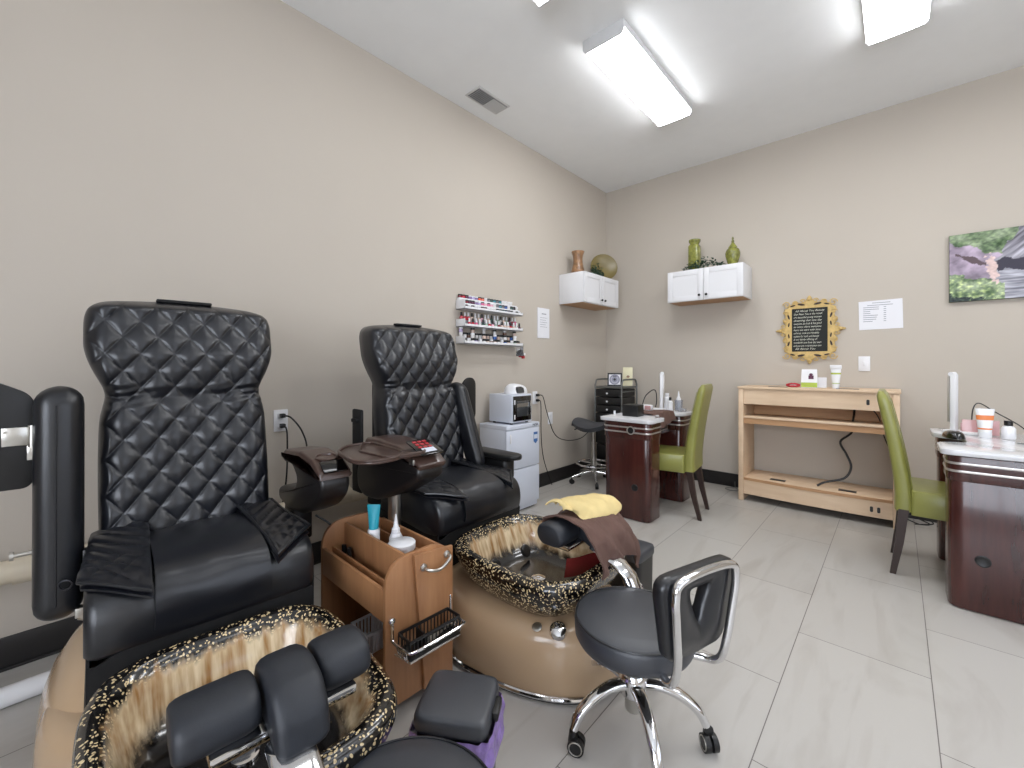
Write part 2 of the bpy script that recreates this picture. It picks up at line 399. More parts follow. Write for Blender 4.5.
# ------------------------------------------------------------------ ceiling lights and vent
def ceiling_light(x, y0, label):
    t = thing('ceiling_light', label, 'ceiling light', (x, y0, ZC))
    L = 1.12; hw = .14
    for e in (0, L - .012): obj('end_cap', G().prism([(-hw, 0), (-hw, -.06), (-hw + .015, -.082), (hw - .015, -.082), (hw, -.06), (hw, 0)], e, e + .012, 'Y', .003), 'lamp_side', t)
    obj('housing', G().box(-hw + .001, hw - .001, .012, L - .012, -.046, -.0005, .002), 'lamp_side', t)
    prof = [(-hw + .002, -.047), (-hw + .004, -.056), (-hw + .022, -.078), (-hw * .4, -.0815), (hw * .4, -.0815), (hw - .022, -.078), (hw - .004, -.056), (hw - .002, -.047)]
    n = len(prof); g = G()
    g.add([(p[0], .012, p[1]) for p in prof] + [(p[0], L - .012, p[1]) for p in prof], [(i, i + 1, n + i + 1, n + i) for i in range(n - 1)])
    obj('lens', g, 'lens' if y0 > 2 else 'lens_near', t)
    return t
ceiling_light(-1.32, 2.27, 'long ceiling light fixture fully in view beside the air vent')
ceiling_light(0.0, 2.27, 'ceiling light fixture cut off by the top right of the picture')
ceiling_light(-1.32, .70, 'ceiling light fixture of which only a corner shows at top centre')
ceiling_light(0.0, .70, 'ceiling light fixture above the photographer')
ceiling_light(1.32, 2.27, 'ceiling light fixture on the far right out of view')
ceiling_light(1.32, .70, 'ceiling light fixture right of the photographer out of view')
t = thing('air_vent', 'white louvred air vent in the ceiling near the left wall', 'air vent', (-2.32, 2.285, ZC))
g = G().box(-.08, .08, -.165, .165, -.008, -.001, .003); obj('frame', g, 'vent', t)
obj('backing', G().box(-.062, .062, -.15, .15, -.010, -.0085), 'vent_dark', t)
for half in (0, 1):
    g = G()
    for k in range(9):
        y = -.142 + k * .016 + half * .15
        g.box(-.06, .06, -.0045, .0045, -.001, .001, mx=T(0, y, -.014, rx=(.9 if half == 0 else -.5)))
    obj('louvre', g, 'vent', t)

# ------------------------------------------------------------------ wall cabinets
def wall_cabinet(label, loc, rz):
    t = thing('wall_cabinet', label, 'wall cabinet', loc, rz, )
    W, D, H = .68, .30, .30
    g = G(); g.box(0, W, 0, D - .022, 0, H, .002); obj('body', g, 'white', t)
    obj('underside_panel', G().box(.012, W - .012, .012, D - .03, -.003, -.0003), 'maple_edge', t, 'bare wood underside')
    for i in (0, 1):
        x0 = i * W / 2 + .002; x1 = (i + 1) * W / 2 - .002
        g = G(); g.box(x0, x1, D - .021, D - .004, .002, H - .002)
        fr = .05
        g.box(x0, x0 + fr, D - .004, D, .002, H - .002, .001); g.box(x1 - fr, x1, D - .004, D, .002, H - .002, .001)
        g.box(x0 + fr, x1 - fr, D - .004, D, .002, .002 + fr, .001); g.box(x0 + fr, x1 - fr, D - .004, D, H - .002 - fr, H - .002, .001)
        d = obj('door', g, 'white', t)
        kx = W / 2 + (-.032 if i == 0 else .032)
        g = G().lathe([(.004, 0), (.004, .012), (.011, .016), (.012, .022), (.006, .027)], 14, mx=Matrix.Translation((kx, D, .045)) @ Matrix.Rotation(-PI / 2, 4, 'X'))
        obj('knob', g, 'knob', d)
    return t
# local +y is the front; back wall: front faces -Y
cabR = wall_cabinet('white two-door wall cabinet on the back wall holding green jars', (-1.005, 4.457, 1.785), PI)
cabL = wall_cabinet('white two-door wall cabinet on the left wall near the corner', (-2.537, 4.19, 1.785), -PI / 2)
CT = 2.0855
def vase(name, label, x, y, prof, m, z=CT, cat='vase', n=32):
    return tag(obj(name, G().lathe(prof, n), m, loc=(x, y, z)), label, cat)
vase('vase', 'brown crackled vase with flared mouth on the left wall cabinet', -2.41, 3.66, [(.001, 0), (.055, 0), (.066, .02), (.068, .05), (.058, .08), (.05, .12), (.047, .16), (.052, .2), (.066, .236), (.067, .24), (.06, .236), (.045, .2), (.04, .12), (.001, .1)], 'brown_glaze')
g = G().lathe([(.001, .0), (.06, .002), (.13, .018), (.15, .028), (.15, .034), (.13, .026), (.06, .010), (.001, .008)], 40, mx=T(0, 0, .150, rz=-.75) @ T(ry=PI / 2 - .2))
tag(obj('decorative_plate', g, 'plate', loc=(-2.39, 4.13, CT)), 'round olive plate standing against the wall on the left cabinet', 'plate')
t = thing('lidded_vase', 'tall green crackled cylinder vase on the back wall cabinet', 'vase', (-1.475, 4.31, CT))
t.scale = (.92, .92, .93)
def sq(hx, z, n=5): return rrect(0, 0, hx, hx, z, n, 32)
obj('body', G().loft([sq(.05, 0), sq(.056, .01), sq(.056, .27), sq(.048, .285), sq(.044, .29)]), 'green_glaze', t)
obj('rim', G().lathe([(.044, .288), (.044, .30), (.058, .318), (.06, .34), (.05, .345), (.03, .34), (.03, .3)], 24), 'green_glaze', t)
t = thing('lidded_jar', 'green crackled round jar with pointed lid on the back wall cabinet', 'jar', (-1.13, 4.31, CT))
t.scale = (.88, .88, .92)
obj('body', G().lathe([(.001, 0), (.035, 0), (.038, .012), (.055, .05), (.07, .11), (.072, .14), (.06, .175), (.04, .19), (.001, .19)], 28), 'green_glaze', t)
obj('lid', G().lathe([(.044, .188), (.042, .2), (.024, .225), (.012, .245), (.014, .26), (.008, .275), (.011, .288), (.002, .305)], 24), 'green_glaze', t)
def ivy(label, x, y, sx, sy, seed, hgt):
    random.seed(seed); g = G()
    for k in range(170):
        a = random.uniform(0, 2 * PI); r = random.random() ** .5
        px, py = sx * r * math.cos(a), sy * r * math.sin(a); pz = .016 + hgt * random.random() * (1 - r * r) + (.0)
        s_ = random.uniform(.016, .026)
        mx = T(px, py, pz, rx=random.uniform(-.8, .8), ry=random.uniform(-.8, .8), rz=random.uniform(0, 6.3))
        g.add([(0, 0, 0), (s_ * .5, s_ * .45, .003), (s_ * 1.5, 0, -.002), (s_ * .5, -s_ * .45, .003)], [(0, 1, 2), (0, 2, 3)], mx)
    for k in range(6):
        a = k; g.tube(smooth_path([(0, 0, .004), (sx * .5 * math.cos(a), sy * .5 * math.sin(a), .012 + hgt * .4), (sx * .9 * math.cos(a), sy * .9 * math.sin(a), .006)], 4), .0015, 5)
    return tag(obj('ivy_sprig', g, 'leaf', loc=(x, y, CT)), label, 'artificial plant')
ivy('dark green ivy sprig between vase and plate on left wall cabinet', -2.31, 3.86, .05, .13, 3, .13)
ivy('dark green ivy sprig spread along the back wall cabinet top', -1.37, 4.21, .19, .04, 5, .10)

# ------------------------------------------------------------------ papers, switch, chalkboard, painting
t = thing('notice_sheet', 'white landscape printed sheet taped to the back wall', 'paper', (-.095, 4.4585, 1.57))
obj('sheet', G().box(-.132, .132, -.0015, 0, -.115, .115, mx=T(ry=-.02)), 'paper', t)
g = G(); random.seed(2)
for k in range(2): g.box(-.05 + k * -.03, .06 + k * .015, -.002, -.0015, .094 - k * .018, .098 - k * .018)
for k in range(8):
    z = .06 - k * .016; g.box(-.105, -.105 + random.uniform(.04, .1), -.002, -.0015, z, z + .004)
    g.box(.02, .035, -.002, -.0015, z, z + .004)
obj('printed_lines', g, 'ink', t)
t = thing('notice_sheet', 'white portrait sheet on the left wall beside the polish rack', 'paper', (-2.5385, 3.25, 1.575))
obj('sheet', G().box(0, .006, -.092, .092, -.145, .145), 'paper', t)
g = G().box(.006, .0066, -.03, .04, .085, .093)
for k in range(5): g.box(.006, .0066, -.055, .055 - .02 * (k % 2), .05 - k * .022, .053 - k * .022)
obj('printed_lines', g, 'ink', t)
t = thing('light_switch', 'white light switch plate on the back wall', 'light switch', (-.193, 4.459, 1.18))
obj('plate', G().box(-.037, .037, -.007, -.0005, -.06, .06, .003), 'white_plastic', t)
obj('rocker', G().box(-.008, .008, -.013, -.007, -.016, .016, .002), 'white', t)
# ornate chalkboard
t = thing('chalkboard', 'small chalkboard with white handwriting in an ornate gold frame', 'chalkboard', (-.558, 4.458, 1.475))
bw, bh = .128, .188
obj('board', G().box(-bw - .004, bw + .004, -.012, -.002, -bh - .004, bh + .004), 'chalkboard', t)
def fr_out(a):
    # outline radius of the fretwork frame, scalloped
    c, s_ = math.cos(a), math.sin(a)
    r = 1 / ((abs(c) / .182) ** 5 + (abs(s_) / .243) ** 5) ** .2
    r += .010 * math.cos(16 * a) + .004 * math.cos(32 * a)
    for q, amp in ((0, .055), (PI, .055), (PI / 2, .040), (-PI / 2, .040)):
        d = (a - q + PI) % (2 * PI) - PI; r += amp * math.exp(-(d / .10) ** 2)
    return r
N = 240; vs = []; fs = []
for k in range(N):
    a = 2 * PI * k / N; c, s_ = math.cos(a), math.sin(a)
    ri = min(bw / max(abs(c), 1e-6), bh / max(abs(s_), 1e-6)); ro = fr_out(a)
    for r_, y_ in ((ri, -.003), (ri, -.018), (ro - .006, -.018), (ro, -.013), (ro, -.003)): vs.append((r_ * c, y_, r_ * s_))
for k in range(N):
    q = (k + 1) % N
    for j in range(5): fs.append((k * 5 + j, k * 5 + (j + 1) % 5, q * 5 + (j + 1) % 5, q * 5 + j))
fr = obj('frame', G().add(vs, fs), 'gold', t)
g = G()
def spiral(cx, cz, r0, dirn, a0, turns=1.25):
    return [(cx + r0 * (1 - .75 * k / 26) * math.cos(a0 + dirn * turns * 2 * PI * k / 26), -.021, cz + r0 * (1 - .75 * k / 26) * math.sin(a0 + dirn * turns * 2 * PI * k / 26)) for k in range(27)]
for sx in (-1, 1):
    for sz in (-1, 1):
        for (cx, cz, r0) in ((.165, .225, .03), (.17, .15, .022), (.172, .085, .022), (.10, .235, .022), (.045, .25, .02), (.19, .03, .02)):
            obj('scroll', G().tube(spiral(sx * cx, sz * cz, r0, sx * sz, 0 if sx > 0 else PI), .0045, 6), 'gold', fr)
for a in range(4):
    R_ = .232 if a % 2 == 0 else .285
    c, s_ = math.cos(a * PI / 2), math.sin(a * PI / 2)
    obj('finial', G().ball((R_ * c * .93, -.020, R_ * s_ * .93), .014), 'gold', fr)
g = G()
dark = G()
for sx in (-1, 1):
    for sz in (-1, 1):
        for (cx, cz, an, L_) in ((.06, .222, .2, .03), (.12, .215, -.3, .022), (.152, .12, 1.3, .024), (.15, .05, 1.7, .02)):
            dark.add([(L_ * math.cos(q) , 0, L_ * .3 * math.sin(q)) for q in [2 * PI * i / 12 for i in range(12)]], [tuple(range(12))], Matrix.Translation((sx * cx, -.0186, sz * cz)) @ Matrix.Rotation(-an * sx * sz, 4, 'Y'))
obj('frame_opening', dark, 'dark_leg', fr)
lines = ['All About You Beauty', 'Our New You is the result', 'of a beautiful young woman', 'dreaming that one day', 'everyone can look & feel good', 'to every client welcome', 'here we start with love', 'and trust, smile and friendship', 'a place for nails and beauty', 'is our family offering all', 'wonderful care from the heart', 'and you are a masterpiece too', 'All About You']
g = G()
for k, l in enumerate(lines):
    text_g(l, .0245, on_back(-.116 + (.012 if k in (0, 12) else 0), -.0125, .158 - k * .0275), .0004, .35, g, sx=min(1, .225 / (len(l) * .0118)))
obj('handwriting', g, 'chalk', t)
# painting
t = thing('canvas_painting', 'unframed canvas painting of a waterfall and greenery on the back wall', 'painting', (.62, 4.457, 1.868))
obj('canvas_edge', G().box(-.335, .335, -.028, 0, -.242, .242, .002), mat('canvas_edge', (84, 92, 70), .8, noise=.3, nscale=20), t)
from mathutils import noise as mn
def paint(u, v):   # u 0..1 left-right, v 0..1 bottom-top
    n1 = mn.fractal(Vector((u * 9, v * 7, 1)), 1, 2, 4); n2 = mn.fractal(Vector((u * 30, v * 26, 5)), 1, 2, 3)
    green = Vector((.47, .54, .42)) + Vector((.22, .2, .2)) * n1 + Vector((.16, .18, .12)) * n2
    rock = Vector((.66, .60, .67)) + Vector((.2, .18, .2)) * n1
    water = Vector((.62, .62, .66)) + Vector((.3, .3, .3)) * mn.fractal(Vector((u * 5 + v * 4, v * 34, 2)), 1, 2, 3)
    fall = Vector((.55, .54, .58)) + Vector((.28, .28, .28)) * mn.fractal(Vector((u * 26 - v * 18, v * 4, 7)), 1, 2, 3)
    top = .80 - .45 * max(0, u - .05) + .06 * n1
    c = green
    if v < .90 - .75 * u + .05 * n1 and v > .40 - .3 * u + .06 * n1: c = rock
    if u > .31 + .04 * n1 + (.0 if v < .5 else (v - .5) * .40): c = water if v < .42 + .05 * n1 else (Vector((.25, .24, .29)) if v < .57 + .06 * n1 and u > .33 else fall)
    if v < .40 + .10 * n1 - .9 * max(0, u - .15) and u < .4: c = green * 1.1 + Vector((.25, .2, .08)) * max(0, n2)
    if v < .12 + .12 * n1 - .4 * u: c = Vector((.2, .24, .24)) + Vector((.25, .3, .2)) * n2
    e = ((u - .305 + (v - .5) * .12) / .038) ** 2 + ((v - .45) / .2) ** 2
    if e < 1 + n2: c = Vector((.86, .76, .74)) + Vector((.1, .1, .1)) * n2
    e = abs(v - (.70 - .8 * (u - .05))) 
    if .04 < u < .27 and e < .025 + .05 * n1: c = Vector((.38, .32, .34))
    return [min(1, max(0, q)) for q in c]
W_, H_ = 150, 108
me = bpy.data.meshes.new('painted_face')
vs = [(-.334 + .668 * i / W_, -.0285, -.241 + .482 * j / H_) for j in range(H_ + 1) for i in range(W_ + 1)]
me.from_pydata(vs, [], [(j * (W_ + 1) + i, j * (W_ + 1) + i + 1, (j + 1) * (W_ + 1) + i + 1, (j + 1) * (W_ + 1) + i) for j in range(H_) for i in range(W_)])
ca = me.color_attributes.new('paint', 'FLOAT_COLOR', 'POINT')
for k in range(len(vs)):
    c = paint((k % (W_ + 1)) / W_, (k // (W_ + 1)) / H_); ca.data[k].color = (c[0] ** 2.2, c[1] ** 2.2, c[2] ** 2.2, 1)
pm = mat('painted_canvas', (200, 200, 200), .7); at_ = pm.node_tree.nodes.new('ShaderNodeAttribute'); at_.attribute_name = 'paint'
pm.node_tree.links.new(at_.outputs['Color'], pm.node_tree.nodes['Principled BSDF'].inputs['Base Color'])
me.materials.append(pm); o = bpy.data.objects.new('painted_face', me); COL.objects.link(o); o.parent = t

# ------------------------------------------------------------------ outlets and wall cords
def outlet(label, y, z, plugs, wide=.037, x=XL + .0005):
    t = thing('wall_outlet', label, 'outlet', (x, y, z))
    obj('plate', G().box(0, .006, -wide, wide, -.06, .06, .003), 'white_plastic', t)
    for s_ in (1, -1): obj('receptacle', G().box(.006, .009, -.017, .017, s_ * .028 - .014, s_ * .028 + .014, .003), 'white', t)
    return t
outlet('white wall outlet with two black plugs beside the near spa chair', .883, .862, 2)
outlet('white wall outlet above the towel warmer with plugs', 3.12, .86, 2)
outlet('small white wall outlet low beside the saddle stool', 3.36, .645, 1)
def cord(label, pts, r=.004, m='plastic_black', plug=None, n=8):
    g = G().tube(smooth_path(pts, 7), r, 7)
    if plug:
        for p in plug: g.box(p[0], p[0] + .03, p[1] - .012, p[1] + .012, p[2] - .011, p[2] + .011, .003)
    return tag(obj('power_cord', g, m), label, 'cord')
cord('black power cord plugged into top of near outlet', [(-2.50, .885, .89), (-2.46, .91, .88), (-2.44, .96, .80), (-2.45, .99, .68), (-2.47, .97, .45), (-2.47, .9, .2), (-2.46, .85, .02)], .0045, plug=[(-2.53, .885, .89)])
cord('black power cord hanging straight from lower socket of near outlet', [(-2.50, .885, .834), (-2.475, .89, .82), (-2.47, .893, .75), (-2.475, .89, .55), (-2.48, .86, .35), (-2.46, .80, .1), (-2.44, .76, .01)], .0045, plug=[(-2.53, .885, .834)])
cord('dark cord looping from the outlet toward the saddle stool', [(-2.50, 3.135, .885), (-2.47, 3.16, .87), (-2.47, 3.22, .72), (-2.46, 3.33, .50), (-2.44, 3.5, .42), (-2.40, 3.70, .42), (-2.38, 3.86, .50), (-2.40, 4.0, .56), (-2.42, 4.08, .5)], .004, plug=[(-2.53, 3.135, .885)])
cord('dark cord dropping down the wall behind the towel warmer', [(-2.50, 3.135, .835), (-2.48, 3.14, .80), (-2.50, 3.17, .5), (-2.50, 3.2, .3), (-2.49, 3.26, .13), (-2.47, 3.3, .01)], .004, plug=[(-2.53, 3.135, .835)])
cord('thin dark cord behind the far spa chair', [(-2.45, 2.10, .80), (-2.44, 2.14, .74), (-2.43, 2.16, .6), (-2.45, 2.12, .45), (-2.48, 2.1, .2), (-2.48, 2.1, .01)], .004)
cord('black cord under the arm of the near spa chair', [(-1.75, .74, .56), (-1.72, .80, .5), (-1.75, .88, .35), (-1.85, .98, .15), (-1.95, 1.0, .01)], .004)
# wall pipes
t = thing('drain_pipe', 'cream drain pipe running along the left wall', 'pipe', (-2.455, 0, 0))
obj('pipe', G().tube([(0, -1.0, .405), (0, .3, .395), (0, 1.45, .375)], .042, 20), 'offwhite', t)
for y in (-.045, .56, 1.2): obj('coupling', G().tube([(0, y - .035, .398), (0, y + .035, .396)], .05, 20), 'offwhite', t)
obj('elbow', G().tube(smooth_path([(0, 1.40, .378), (0, 1.47, .375), (0, 1.52, .33), (0, 1.52, .26), (0, 1.52, .0)], 5), .045, 18), 'offwhite', t)
t = thing('floor_pipe', 'thin white pipe lying along the left baseboard', 'pipe', (-2.26, 0, .034))
obj('pipe', G().tube([(0, -1.0, 0), (0, .03, 0)], .033, 16), 'white_plastic', t)
obj('clamp', G().tube([(0, -.3, 0), (0, -.27, 0)], .0345, 16), 'steel', t)
# ------------------------------------------------------------------ polish rack
t = thing('polish_rack', 'white wall rack of three shelves full of nail polish', 'shelf rack', (XL + .001, 0, 0))
def shelf(z, h, y0=2.15, y1=2.83, d=.105):
    g = G().box(0, d, y0, y1, z, z + .006, .001).box(d - .004, d, y0, y1, z, z + .022, .001)
    g.box(0, d, y0, y0 + .005, z, z + h, .001).box(0, d, y1 - .005, y1, z, z + .03, .001).box(0, .004, y0, y1, z, z + h)
    return g
for z, h in ((1.60, .075), (1.465, .06), (1.333, .06)): obj('shelf', shelf(z, h), 'white', t)
for k, (x0, x1, z1) in enumerate(((.036, .070, 1.650), (.001, .036, 1.694))):
    obj('riser', G().box(x0, x1, 2.156, 2.824, 1.6065, z1, .001), 'white', t)
obj('riser', G().box(.001, .05, 2.156, 2.824, 1.4715, 1.52, .001), 'clear', t)
obj('riser', G().box(.001, .045, 2.156, 2.824, 1.3395, 1.385, .001), 'clear', t)
obj('hanger_strip', G().box(.02, .1, 2.832, 2.838, 1.25, 1.36, .001).box(.02, .1, 2.838, 2.85, 1.25, 1.275, .001), 'clear', t)
random.seed(11)
PALETTE = {'dark red': (130, 24, 44), 'bright red': (200, 40, 60), 'plum': (92, 40, 70), 'violet': (140, 120, 165), 'pink': (225, 110, 150), 'pale pink': (235, 180, 195), 'coral': (240, 110, 80),
           'nude': (222, 196, 180), 'clear': (225, 222, 220), 'grey': (120, 120, 125), 'teal': (70, 140, 150), 'blue': (60, 100, 170), 'black': (30, 28, 34), 'brown': (120, 84, 64), 'dark green': (50, 84, 76), 'sage': (150, 170, 150), 'lilac': (190, 175, 215), 'white': (232, 230, 228)}
PM = {k: mat('polish_' + k.replace(' ', '_'), v, .15, coat=.5) for k, v in PALETTE.items()}
protos = {}
def bottle(kind, colr, x, y, z, tier, capm='white', place=''):
    key = (kind, colr, capm)
    lbl = f'{colr} polish {"jar" if kind == "jar" else "pot" if kind == "small" else "bottle"}, {capm} cap, on {tier} of the wall rack'
    grp = f'{colr} {"jar" if kind == "jar" else "pot" if kind == "small" else "bottle"}s with {capm} caps on {tier}'
    if key not in protos:
        if kind == 'jar': body = [(.001, 0), (.015, 0), (.016, .003), (.016, .022), (.013, .025), (.001, .025)]; cap = [(.001, .0252), (.0168, .0252), (.0168, .04), (.001, .041)]
        elif kind == 'small': body = [(.001, 0), (.0145, 0), (.0155, .002), (.0155, .018), (.001, .019)]; cap = [(.001, .0192), (.0158, .0192), (.0158, .027), (.001, .028)]
        else: body = [(.001, 0), (.0125, 0), (.014, .004), (.014, .026), (.007, .034), (.001, .034)]; cap = [(.001, .0342), (.0085, .0342), (.007, .064), (.001, .065)]
        root = thing('polish_jar' if kind == 'jar' else 'polish_pot' if kind == 'small' else 'polish_bottle', lbl, 'jar' if kind == 'jar' else 'pot' if kind == 'small' else 'bottle', (x, y, z), 0, grp)
        obj('glass', G().lathe(body, 10), PM[colr], root); obj('cap', G().lathe(cap, 10), 'white_plastic' if capm == 'white' else 'plastic_black', root)
        protos[key] = root; return root
    return dup(protos[key], (x, y, z), random.uniform(0, 6), lbl, grp)
X0 = XL + .001
rowtop = ['dark red', 'bright red', 'plum', 'violet', 'lilac', 'violet', 'coral', 'coral', 'clear', 'grey', 'dark green', 'teal', 'grey', 'teal', 'clear', 'white', 'white', 'clear']
rowmid = ['bright red', 'dark red', 'plum', 'plum', 'violet', 'lilac', 'pink', 'pale pink', 'pink', 'pale pink', 'clear', 'grey', 'teal', 'grey', 'blue', 'clear', 'dark green', 'black', 'clear']
rowlow = ['plum', 'violet', 'black', 'violet', 'lilac', 'pink', 'pink', 'pale pink', 'clear', 'nude', 'grey', 'grey', 'teal', 'blue', 'blue', 'black', 'violet', 'grey', 'white']
for row, xx, zz, tier in ((rowtop, .018, 1.6945, 'the topmost tier'), (rowmid, .053, 1.6505, 'the second tier'), (rowlow, .086, 1.6065, 'the third tier')):
    for k, c in enumerate(row): bottle('small', c, X0 + xx, 2.176 + k * .0345, zz, tier, 'white' if c in ('clear', 'white', 'nude', 'lilac', 'pale pink', 'violet') else 'black')
mid1 = ['bright red', 'bright red', 'bright red', 'nude', 'clear', 'nude', 'pale pink', 'clear', 'nude', 'dark green', 'clear', 'sage', 'clear', 'nude', 'sage', 'plum', 'dark red', 'pink']
for j, xx in enumerate((.03, .078)):
    for k, c in enumerate(mid1):
        if j == 1 and k == 0: continue
        bottle('tall', c if j == 0 else mid1[(k * 5 + 2) % 18] if k > 2 else 'bright red', X0 + xx, 2.180 + k * .0368 + j * .004, 1.4715 + (.049 if j == 0 else 0), 'the middle shelf ' + ('back row' if j == 0 else 'front row'), 'white' if (k * 7 + j) % 3 else 'black')
low1 = ['white', 'clear', 'white', 'lilac', 'white', 'white', 'nude', 'brown', 'nude', 'clear', 'clear', 'blue', 'nude', 'clear', 'sage', 'nude']
for j, xx in enumerate((.026, .066)):
    for k, c in enumerate(low1):
        bottle('jar', c if j else low1[(k * 3 + 1) % 16], X0 + xx + (.004 if j else 0), 2.178 + k * .0415, 1.3395 + (0 if j else .046), 'the lowest shelf ' + ('back row' if j == 0 else 'front row'), 'black' if (k * 5 + j) % 3 else 'white')
        if (k + j) % 3 == 0: 
            bottle('jar', low1[(k * 7 + 3) % 16], X0 + xx + (.004 if j else 0), 2.178 + k * .0415, 1.3395 + .0415 + (0 if j else .046), 'the lowest shelf stacked ' + ('back row' if j == 0 else 'front row'), 'black' if k % 2 else 'white')
t = thing('hanging_brush', 'red and white brushes hanging off the right end of the polish rack', 'brush', (XL + .07, 2.86, 1.245))
obj('handle', G().box(-.03, .03, -.012, .012, .012, .03, .003), 'white_plastic', t)
obj('tip', G().box(-.035, -.012, -.012, .012, -.005, .012, .003).box(-.002, .02, -.010, .014, -.018, .008, .003), 'red', t)

# ------------------------------------------------------------------ pedicure spa chairs
SEAMX, SEAMZ = .094, .118
def back_surface():
    NS, NT = 150, 250
    def hw(z):
        # half-width against height: straight lower part, pinched neck, wide head wings
        lo = .247 + .004 * math.sin((z - .55) / .5 * PI) if z < 1.05 else .247
        w_ = lo - .013 * math.exp(-((z - 1.065) / .06) ** 2)
        w_ += .040 * sstep(1.06, 1.25, z)
        if z > 1.30:
            q = (z - 1.30) / (1.417 - 1.30); q = min(q, .9999)
            w_ -= .085 * (1 - (1 - q ** 2.6) ** .5)
        return w_
    z0, z1 = .55, 1.417
    zs = [z0 + (z1 - z0) * (1 - (1 - j / NT) ** 1.0) for j in range(NT + 1)]
    zs[-1] = z1
    rings = []
    def cx(z): return -1.935 - .16 * (z - .55) / .85 - .02 * max(0, z - 1.2) ** 1.2 * 3
    for j, z in enumerate(zs):
        W = hw(z); c = cx(z)
        topq = max(0, (z - 1.365) / (1.417 - 1.365)); th = (1 - .62 * topq ** 3)
        ring = []
        for i in range(NS + 1):
            s_ = -1 + 2 * i / NS; y = W * s_
            roll = .055 * (1 - (1 - min(1, abs(s_)) ** 7) ** (1 / 2.2)) if abs(s_) < 1 else .055
            edge = min(1, (1 - abs(s_)) * 9) * min(1, (z1 - z) * 28)
            a = y / SEAMX + (z - .56) / SEAMZ; b_ = y / SEAMX - (z - .56) / SEAMZ
            sa, sb = abs(math.sin(PI * a)), abs(math.sin(PI * b_)); puff = (sa * sb) ** .5 - .10 * math.exp(-(min(sa, sb) / .11) ** 2)
            amp = .0135
            d = amp * puff * edge
            neck = math.exp(-((z - 1.06 + .010 * math.cos(y * 10)) / .028) ** 2)
            d *= 1 - .3 * neck
            d -= .011 * neck
            d += .004 * math.sin(z * 210 + 2.5 * math.sin(y * 23)) * math.exp(-((z - 1.06) / .04) ** 2) * (.1 + abs(s_) ** 2)
            d += .022 * math.exp(-((z - 1.21) / .09) ** 2) * (1 - s_ * s_ * .5)      # pillow bulge of the head part
            d += .006 * mn.noise(Vector((y * 9, z * 9, 3)))
            x = c + .06 * th - roll * th + d + .018 * s_ * s_
            x -= .05 * topq ** 2
            ring.append((x, y, z))
        # sides and back
        yb = W
        ring += [(c - .03, yb * 1.0, z), (c - .08, yb * .985, z), (c - .10 * th - .01, yb * .9, z), (c - .11 * th - .01, 0, z), (c - .10 * th - .01, -yb * .9, z), (c - .08, -yb * .985, z), (c - .03, -yb * 1.0, z)]
        if topq > 0: ring = [(max(p[0], c - .10 * (1 - .5 * topq ** 3)) - .0, p[1], p[2] - .012 * (abs(p[1]) / W) ** 2 * topq) for p in ring]
        rings.append(ring)
    return G().loft(rings)
g_ = back_surface(); back_mesh_obj = obj('backrest', g_, 'leather', sharp=60)
BACK_ME = back_mesh_obj.data; bpy.data.objects.remove(back_mesh_obj)

def base_ring(z, k, kr=1.0, x0=-2.16, x1=-.75, N=128):
    xm, A = (x0 + x1) / 2, (x1 - x0) / 2
    out = []
    for q in range(N):
        a = 2 * PI * q / N
        x = A * sel(math.cos(a), 2.5); y = .385 * sel(math.sin(a), 2.5)
        X_ = xm + x
        m = 1.0 - .24 * math.exp(-((X_ + 1.42) / .14) ** 2) - .10 * sstep(-1.35, -1.15, X_)
        kk = k + (kr - k) * (1 - sstep(-1.75, -1.35, X_))
        out.append((xm + x * (kk * .5 + .5) if X_ < -1.5 else xm + x * (k * .4 + .6), y * m * kk, z))
    return out
def pedi_base(t):
    rings = [base_ring(.012, .985, .985), base_ring(.05, 1, 1), base_ring(.12, .995, 1.0), base_ring(.18, .97, .99), base_ring(.210, .93, .97), base_ring(.232, .86, .94), base_ring(.245, .76, .89), base_ring(.250, .6, .80)]
    b = obj('base', G().loft(rings), 'beige_shell', t, 'glossy beige moulded base', sharp=60)
    obj('rear_plinth', G().loft([rrect(-1.83, 0, hx_, hy_, z_, 2.8, 72) for hx_, hy_, z_ in ((.335, .378, .12), (.33, .370, .19), (.315, .350, .25), (.285, .315, .31), (.24, .27, .345))]), 'beige_shell', b, sharp=60)
    obj('base_trim', G().tube([(p[0], p[1], .018) for p in base_ring(0, 1.012, 1.012)], .009, 8, closed=True), 'chrome', b, 'chrome strip around the foot of the base')
    obj('kick_strip', G().loft([base_ring(0, 1.0, 1.0), base_ring(.011, 1.0, 1.0)]), 'plastic_black', b)
    g = G().lathe([(.001, 0), (.03, 0), (.032, .006), (.028, .02), (.018, .026), (.001, .028)], 28, mx=T(-.875, -.215, .236, rx=.35, ry=.25))
    obj('jet_knob', g, 'chrome', b, 'round chrome jet control knob')
    g = G().lathe([(.016, 0), (.018, .004), (.014, .006), (.001, .004)], 20, mx=T(-.945, -.245, .238, rx=.4, ry=.1))
    obj('drain_button', g, 'steel', b)
    g = G().tube(smooth_path([(-.80, -.10, .25), (-.775, -.10, .285), (-.755, -.10, .30), (-.74, -.10, .298)], 5), .012, 10); g.ball((-.79, -.10, .256), .02)
    obj('faucet_handle', g, 'chrome', b)
